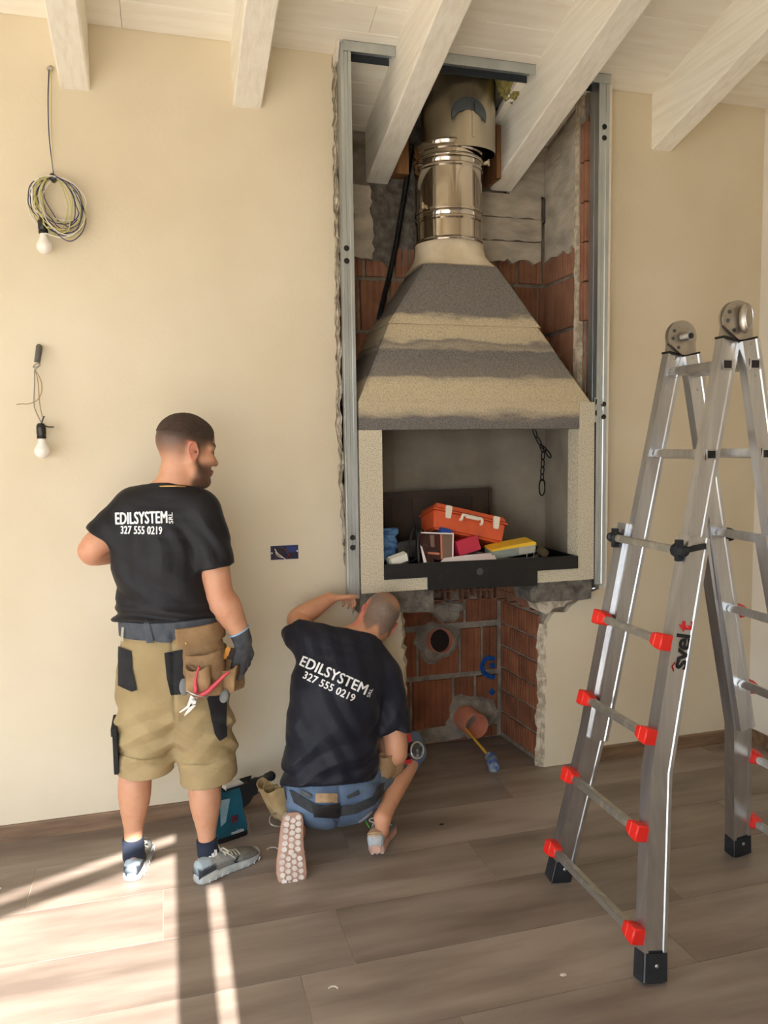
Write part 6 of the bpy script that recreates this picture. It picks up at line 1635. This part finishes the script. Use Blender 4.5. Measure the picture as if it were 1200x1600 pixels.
# denim shorts
D2 = Field((.36, -.68, .03), (1.20, -.02, .42), .005)
D2.chain([V((0.6206,-0.42,0.3075)), V((0.619,-0.42,0.2254)), V((.62, -.42, .23))], [.140, .142, .150], [1.32, 1.36, 1.36], (1, 0, -.12), k=.03, sm=3)
D2.chain([hpR, fa(hpR, knR, .5), fa(hpR, knR, .92), fa(hpR, knR, 1.15)], [.115, .098, .082, .08], k=.05, sm=3, cut=(fa(hpR, knR, 1.04), knR-hpR+Vector((0, .0, -.15))))
D2.chain([hpL, fa(hpL, knL, .5), fa(hpL, knL, .85)], [.112, .096, .080], k=.05, sm=3)
D2.ell((.55, -.49, .228), (.105, .085, .095), k=.04); D2.ell((.69, -.49, .222), (.105, .085, .095), k=.04)
def wr4(X, Y, Z):
    return np.sin((X*.6+Z*.8)*60+3*np.sin(Y*14))*.004+np.exp(-((X-.622)/.010)**2)*.007*(Y < -.42)
D2.warp(wr4); D2.cut((0, 0, .058), (0, 0, -1))
M_denim = mat('blue_denim', (102, 122, 148), .85, rgb2=(72, 88, 112), scale=7, mix=(.3, .7), bump=.25, bscale=200)
dn = ob('denim_shorts', D2.mesh('denim_shorts'), M_denim, p2); d2b = D2.bvh()
dd2 = V((0.634,-0.3,0.1279))-V((0.5741,-0.6,0.2716))
def on2(nm, pts, m, off=.005, par=None, step=.012): return ob(nm, patch(pts, dd2, d2b, off, step), m, par or dn, smooth=True)
M_patch = mat('waistband_leather', (178, 148, 112), .7, rgb2=(150, 120, 88), scale=30)
on2('leather_patch', [(0.5191,-0.6,0.3052), (0.6026,-0.6,0.2936), (0.6019,-0.6,0.2573), (0.5184,-0.6,0.2718)], M_patch, .006)
bm = NB(); P = [(0.4636,-0.6,0.2873), (0.5347,-0.6,0.2048)]
for P in ([(.0, 0)],): pass
M_stitch = mat('dark_seam', (52, 66, 92), .9)
on2('seam', [(0.5757,-0.6,0.2195), (0.5858,-0.6,0.218), (0.6004,-0.6,0.1742), (0.5901,-0.6,0.1757)], M_stitch, .004)
on2('seam', [(0.6882,-0.6,0.1689), (0.757,-0.6,0.2114), (0.8106,-0.6,0.2646), (0.8159,-0.6,0.2586), (0.7621,-0.6,0.2028), (0.6933,-0.6,0.1628)], mat('pale_seam', (168, 176, 184), .9), .004)
M_belt2 = mat('black_webbing', (40, 42, 46), .8, rgb2=(54, 56, 60), scale=40, bump=.2, bscale=200)
bl2 = on2('belt', [(0.4176,-0.6,0.3397), (0.442,-0.6,0.321), (0.5108,-0.6,0.2703), (0.5863,-0.6,0.244), (0.6686,-0.6,0.2426), (0.742,-0.6,0.2636), (0.7742,-0.6,0.3065), (0.8008,-0.6,0.3187), (0.7895,-0.6,0.2675), (0.752,-0.6,0.2306), (0.6784,-0.6,0.2045), (0.5856,-0.6,0.2051), (0.4999,-0.6,0.2332), (0.436,-0.6,0.281)], M_belt2, .009)
M_pl = mat('black_buckle', (26, 26, 28), .4)
ob('buckle', patch([(0.5082,-0.6,0.2655), (0.6045,-0.6,0.2543), (0.6061,-0.6,0.2072), (0.5097,-0.6,0.2189)], dd2, d2b, .018, .012), M_pl, bl2)
on2('belt_loop', [(0.4621,-0.6,0.3336), (0.5065,-0.6,0.3018), (0.5011,-0.6,0.2871), (0.4617,-0.6,0.3132)], M_pl, .010)
on2('belt_loop', [(0.6409,-0.6,0.2804), (0.6904,-0.6,0.2996), (0.6953,-0.6,0.2807), (0.6458,-0.6,0.2667)], M_pl, .010)
on2('pocket', [(0.8095,-0.45,0.2648), (0.8877,-0.45,0.2821), (0.8701,-0.45,0.2233), (0.8196,-0.45,0.2025)], mat('grey_denim', (96, 106, 118), .9, rgb2=(80, 90, 102), scale=20), .006)
# shoes: the left one stands on its toes, sole to us
def paint_s2(l):
    f, s, u = l[:, 0], np.abs(l[:, 1]), l[:, 2]
    c = np.tile(np.array(lin((170, 178, 186))), (len(l), 1))
    c = mixc(c, (110, 116, 128), sst(.09, .12, f)); c = mixc(c, (186, 154, 128), sst(.066, .074, u)*sst(.06, .05, f)); c = mixc(c, (206, 96, 52), ((f > .06) & (f < .085) & (u > .070))*1.)
    return c
M_sole2 = mat('pinkish_rubber_sole', (190, 152, 134), .75, rgb2=(168, 130, 112), scale=14)
M_lug = mat('pale_rubber_lug', (222, 212, 204), .7, rgb2=(200, 186, 176), scale=30)
toeL, heelL = V((0.4176,-0.655,-0.018)), V((0.4379,-0.565,0.2233))
toeL.z = .012
fL = (toeL-heelL); 
sL_ = shoe(p2, heelL, fL, Vector((.10, .9, .35)), .285, paint_s2, (M_shoe, M_sole2, M_lace), lug=True, side=1, wk=1.16)
TL = sL_[1]; bm = NB(); rl = random.Random(8); lf = 0
lugs = []
row = 0; x = .022
while x < .268:
    t = x/.285; w = itp(SH_W, t, 2)-.008; nrow = 4 if w > .034 else 3; bend = -.008*math.sin(PI*t)
    for j in range(nrow):
        y = (-w+2*w*(j+.5)/nrow)+bend; a0 = rl.uniform(0, 1.5); rr = .0112 if nrow == 4 else .0118
        P = [(rr*rl.uniform(.85, 1.1)*math.cos(a0+2*PI*q/6)*1.05, rr*rl.uniform(.85, 1.1)*math.sin(a0+2*PI*q/6)*.95) for q in range(6)]
        b_ = NB(); A_ = [b_.verts.new(TL(x+(.006 if j % 2 else -.004)+a, y+b, .001)) for a, b in P]; C_ = [b_.verts.new(TL(x+(.006 if j % 2 else -.004)+a*.86, y+b*.86, -.0040)) for a, b in P]
        b_.faces.new(C_)
        for q in range(6): b_.faces.new((A_[q], A_[(q+1) % 6], C_[(q+1) % 6], C_[q]))
        ob('sole_lug', b_, M_lug, sL_[0])
    x += .0225
heelR = V((.752, -.632, .040))
toeR = V((.872, -.40, .004))
sR_ = shoe(p2, heelR, toeR-heelR, Vector((-.08, .2, 1)), .275, paint_s2, (M_shoe, M_sole2, M_lace), lug=True, side=1)
TR = sR_[1]
for i in range(5):
    for j in range(3):
        x, y = .016+.022*i, -.02+.02*j; P = [(.009*math.cos(2*PI*q/6), .0085*math.sin(2*PI*q/6)) for q in range(6)]
        b_ = NB(); A_ = [b_.verts.new(TR(x+a, y+b, .001)) for a, b in P]; C_ = [b_.verts.new(TR(x+a*.8, y+b*.8, -.005)) for a, b in P]; b_.faces.new(C_)
        for q in range(6): b_.faces.new((A_[q], A_[(q+1) % 6], C_[(q+1) % 6], C_[q]))
        ob('sole_lug', b_, M_lug, sR_[0])
bm = NB(); 
for i in range(1):
    pts = [sR_[1](.012, -.026, .075), sR_[1](-.002, 0, .082), sR_[1](.012, .026, .075)]
    tube(bm, smooth_pts(pts, 5), .005, 8)
ob('heel_tab', bm, M_patch, sR_[0])
# pouches of the kneeling person
M_lea2 = mat('pale_leather', (186, 164, 122), .7, rgb2=(150, 126, 86), scale=9, bump=.2, bscale=90)
tq = thing('tool_pouch', 'pale leather twin tool pouch on the left hip of the kneeling person', 'tool pouch', (0.3911,-0.42,0.2434))
for po, w, h in (((0.4066,-0.36,0.1043), .042, .17), ((0.4232,-0.43,0.1216), .040, .165)):
    cup(tq, po, (.55, -.83, 0), (-.22, -.05, 1), (-.83, -.55, 0), .026, w*1.15, .016, .055, h, M_lea2, .004, 'pocket', lean=.0)
bm = NB(); tube(bm, smooth_pts([(0.3969,-0.44,0.1708), (0.3659,-0.46,0.1767), (0.3527,-0.48,0.1669), (0.3599,-0.5,0.1542), (0.3977,-0.5,0.1406)], 6), .003, 6); ob('wire_loop', bm, M_steel, tq)
tr = thing('tool_pouch', 'tan leather tool pouch on the right hip of the kneeling person, under the bent arm', 'tool pouch', (0.8605,-0.42,0.3179))
cup(tr, (0.8342,-0.46,0.2547), (.9, .15, .3), (.28, .1, 1), (.1, -1, .1), .040, .062, .02, .04, .13, M_lea, .004, 'pocket')
cup(tr, (0.8933,-0.43,0.2563), (.9, .25, .35), (.15, .1, 1), (.2, -1, .1), .035, .048, .02, .035, .10, M_lea, .004, 'front_pocket')
tm = thing('tape_measure', 'silver and red tape measure clipped beside the kneeling knee', 'tape measure', (0.9932,-0.37,0.3325))
bm = NB(); lathe(bm, [(.004, 0), (.030, .002), (.036, .008), (.036, .030), (.030, .036), (.004, .038)], (0.9858,-0.375,0.3353), (.35, -.85, .25), 28); ob('tape_case', bm, mat('dark_tape_case', (40, 40, 44), .4, rgb2=(120, 120, 120), scale=50, mix=(.5, .6)), tm, smooth=40)
bm = NB(); ax = Vector((.35, -.85, .25)).normalized(); x_, y_ = frame(ax); cc = V((0.9858,-0.375,0.3353))+ax*.034; tube(bm, [cc+(x_*math.cos(a)+y_*math.sin(a))*.034 for a in [2*PI*i/28 for i in range(28)]], .0045, 6, closed=True); ob('bright_rim', bm, M_steel, tm)
bm = NB(); beam(bm, (0.971,-0.36,0.4027), (0.9762,-0.37,0.3716), .022, .016, up=(0, -1, 0)); beam(bm, (0.9256,-0.4,0.296), (0.9747,-0.39,0.2971), .018, .016, up=(0, -1, 0)); ob('red_trim', bm, mat('red_trim', (204, 44, 52), .5), tm)
tag(ob('laser_line_strip', tube(NB(), [(0.7512,-0.43,0.0947), (0.7754,-0.43,0.0464)], .0022, 6), mat('bright_green', (70, 220, 70), .4)), 'thin bright green laser line, put in as a strip, between the denim shorts and the right trainer', 'strip')  # green tube stands in for projected laser light

# ---------------------------------------------------------------- cordless rotary hammer standing by the feet
dr_ = thing('rotary_hammer', 'teal and black cordless rotary hammer drill standing on its battery between the two workers', 'drill', (0.2187,-0.2483,0))
M_teal = mat('teal_plastic', (26, 96, 118), .45, rgb2=(20, 78, 98), scale=12); M_blk = mat('black_rubber_grip', (26, 27, 30), .55)
O = V((0.2196,-0.2372,0)); ux = Vector((.93, .36, 0)); uv = Vector((0, 0, 1)); un = Vector((-.36, .93, 0))
def dpart(nm, poly, th, m, off=0., bev=.006, par=None):
    poly = [(a*.9, b*.87) for a, b in poly]; th *= .9; off *= .9
    bm = NB(); prism(bm, poly, O-un*(th/2-off), ux, uv, un*th); bmesh.ops.remove_doubles(bm, verts=bm.verts, dist=1e-5)
    bmesh.ops.dissolve_limit(bm, angle_limit=.01, verts=bm.verts, edges=bm.edges)
    if bev: bmesh.ops.bevel(bm, geom=[e for e in bm.edges if e.calc_face_angle(0) > .6], offset=bev, segments=2, affect='EDGES')
    return ob(nm, bm, m, par or dr_, smooth=35)
dpart('battery', [(-.075, 0), (.052, 0), (.058, .012), (.055, .060), (-.078, .060), (-.082, .012)], .075, M_teal)
dpart('battery_base', [(-.080, .001), (.054, .001), (.060, .012), (.058, .022), (-.083, .022)], .079, M_blk, bev=.004)
dpart('motor_housing', [(-.085, .062), (.050, .062), (.035, .125), (.028, .205), (.020, .235), (-.075, .235), (-.095, .20), (-.09, .10)], .072, M_teal, bev=.012)
dpart('gear_housing', [(-.02, .165), (.02, .140), (.075, .165), (.095, .195), (.115, .20), (.115, .245), (-.02, .245)], .066, M_blk, bev=.012)
bm = NB(); a = O+ux*.098+uv*.194; lathe(bm, [(.024, 0), (.025, .008), (.025, .03), (.020, .04), (.018, .07), (.021, .075), (.021, .105), (.013, .115)], a, ux+Vector((0, 0, .16)), 24); ob('chuck', bm, M_blk, dr_, smooth=35)
bm = NB(); prism(bm, [(a_*.9, b_*.87) for a_, b_ in [(-.095, .195), (-.13, .18), (-.135, .08), (-.12, .062), (-.085, .062), (-.085, .075), (-.112, .080), (-.112, .17), (-.09, .18)]], O-un*.018, ux, uv, un*.036); ob('rear_handle', bm, M_teal, dr_)
dpart('side_panel', [(-.07, .215), (-.02, .210), (-.045, .10), (-.07, .085)], .003, mat('pale_teal_panel', (120, 164, 180), .4, rgb2=(150, 180, 190), scale=14), off=-.037, bev=0)
dpart('label_plate', [(-.032, .247), (.060, .247), (.056, .262), (-.026, .262)], .04, mat('white_label', (222, 222, 218), .6), off=-.0, bev=.002)
dpart('rating_badge', [(-.018, .085), (.016, .085), (.018, .118), (-.016, .118)], .003, mat('dark_badge', (28, 30, 52), .5, rgb2=(120, 40, 50), scale=60), off=-.0375, bev=0)

bm = text_bm('makita', .022, bold=.0006)
for v in bm.verts: v.co = O+ux*(.012+v.co.x)+uv*(.030+v.co.y)-un*.0345
ob('lettering', bm, mat('pale_print', (214, 222, 224), .6), dr_)
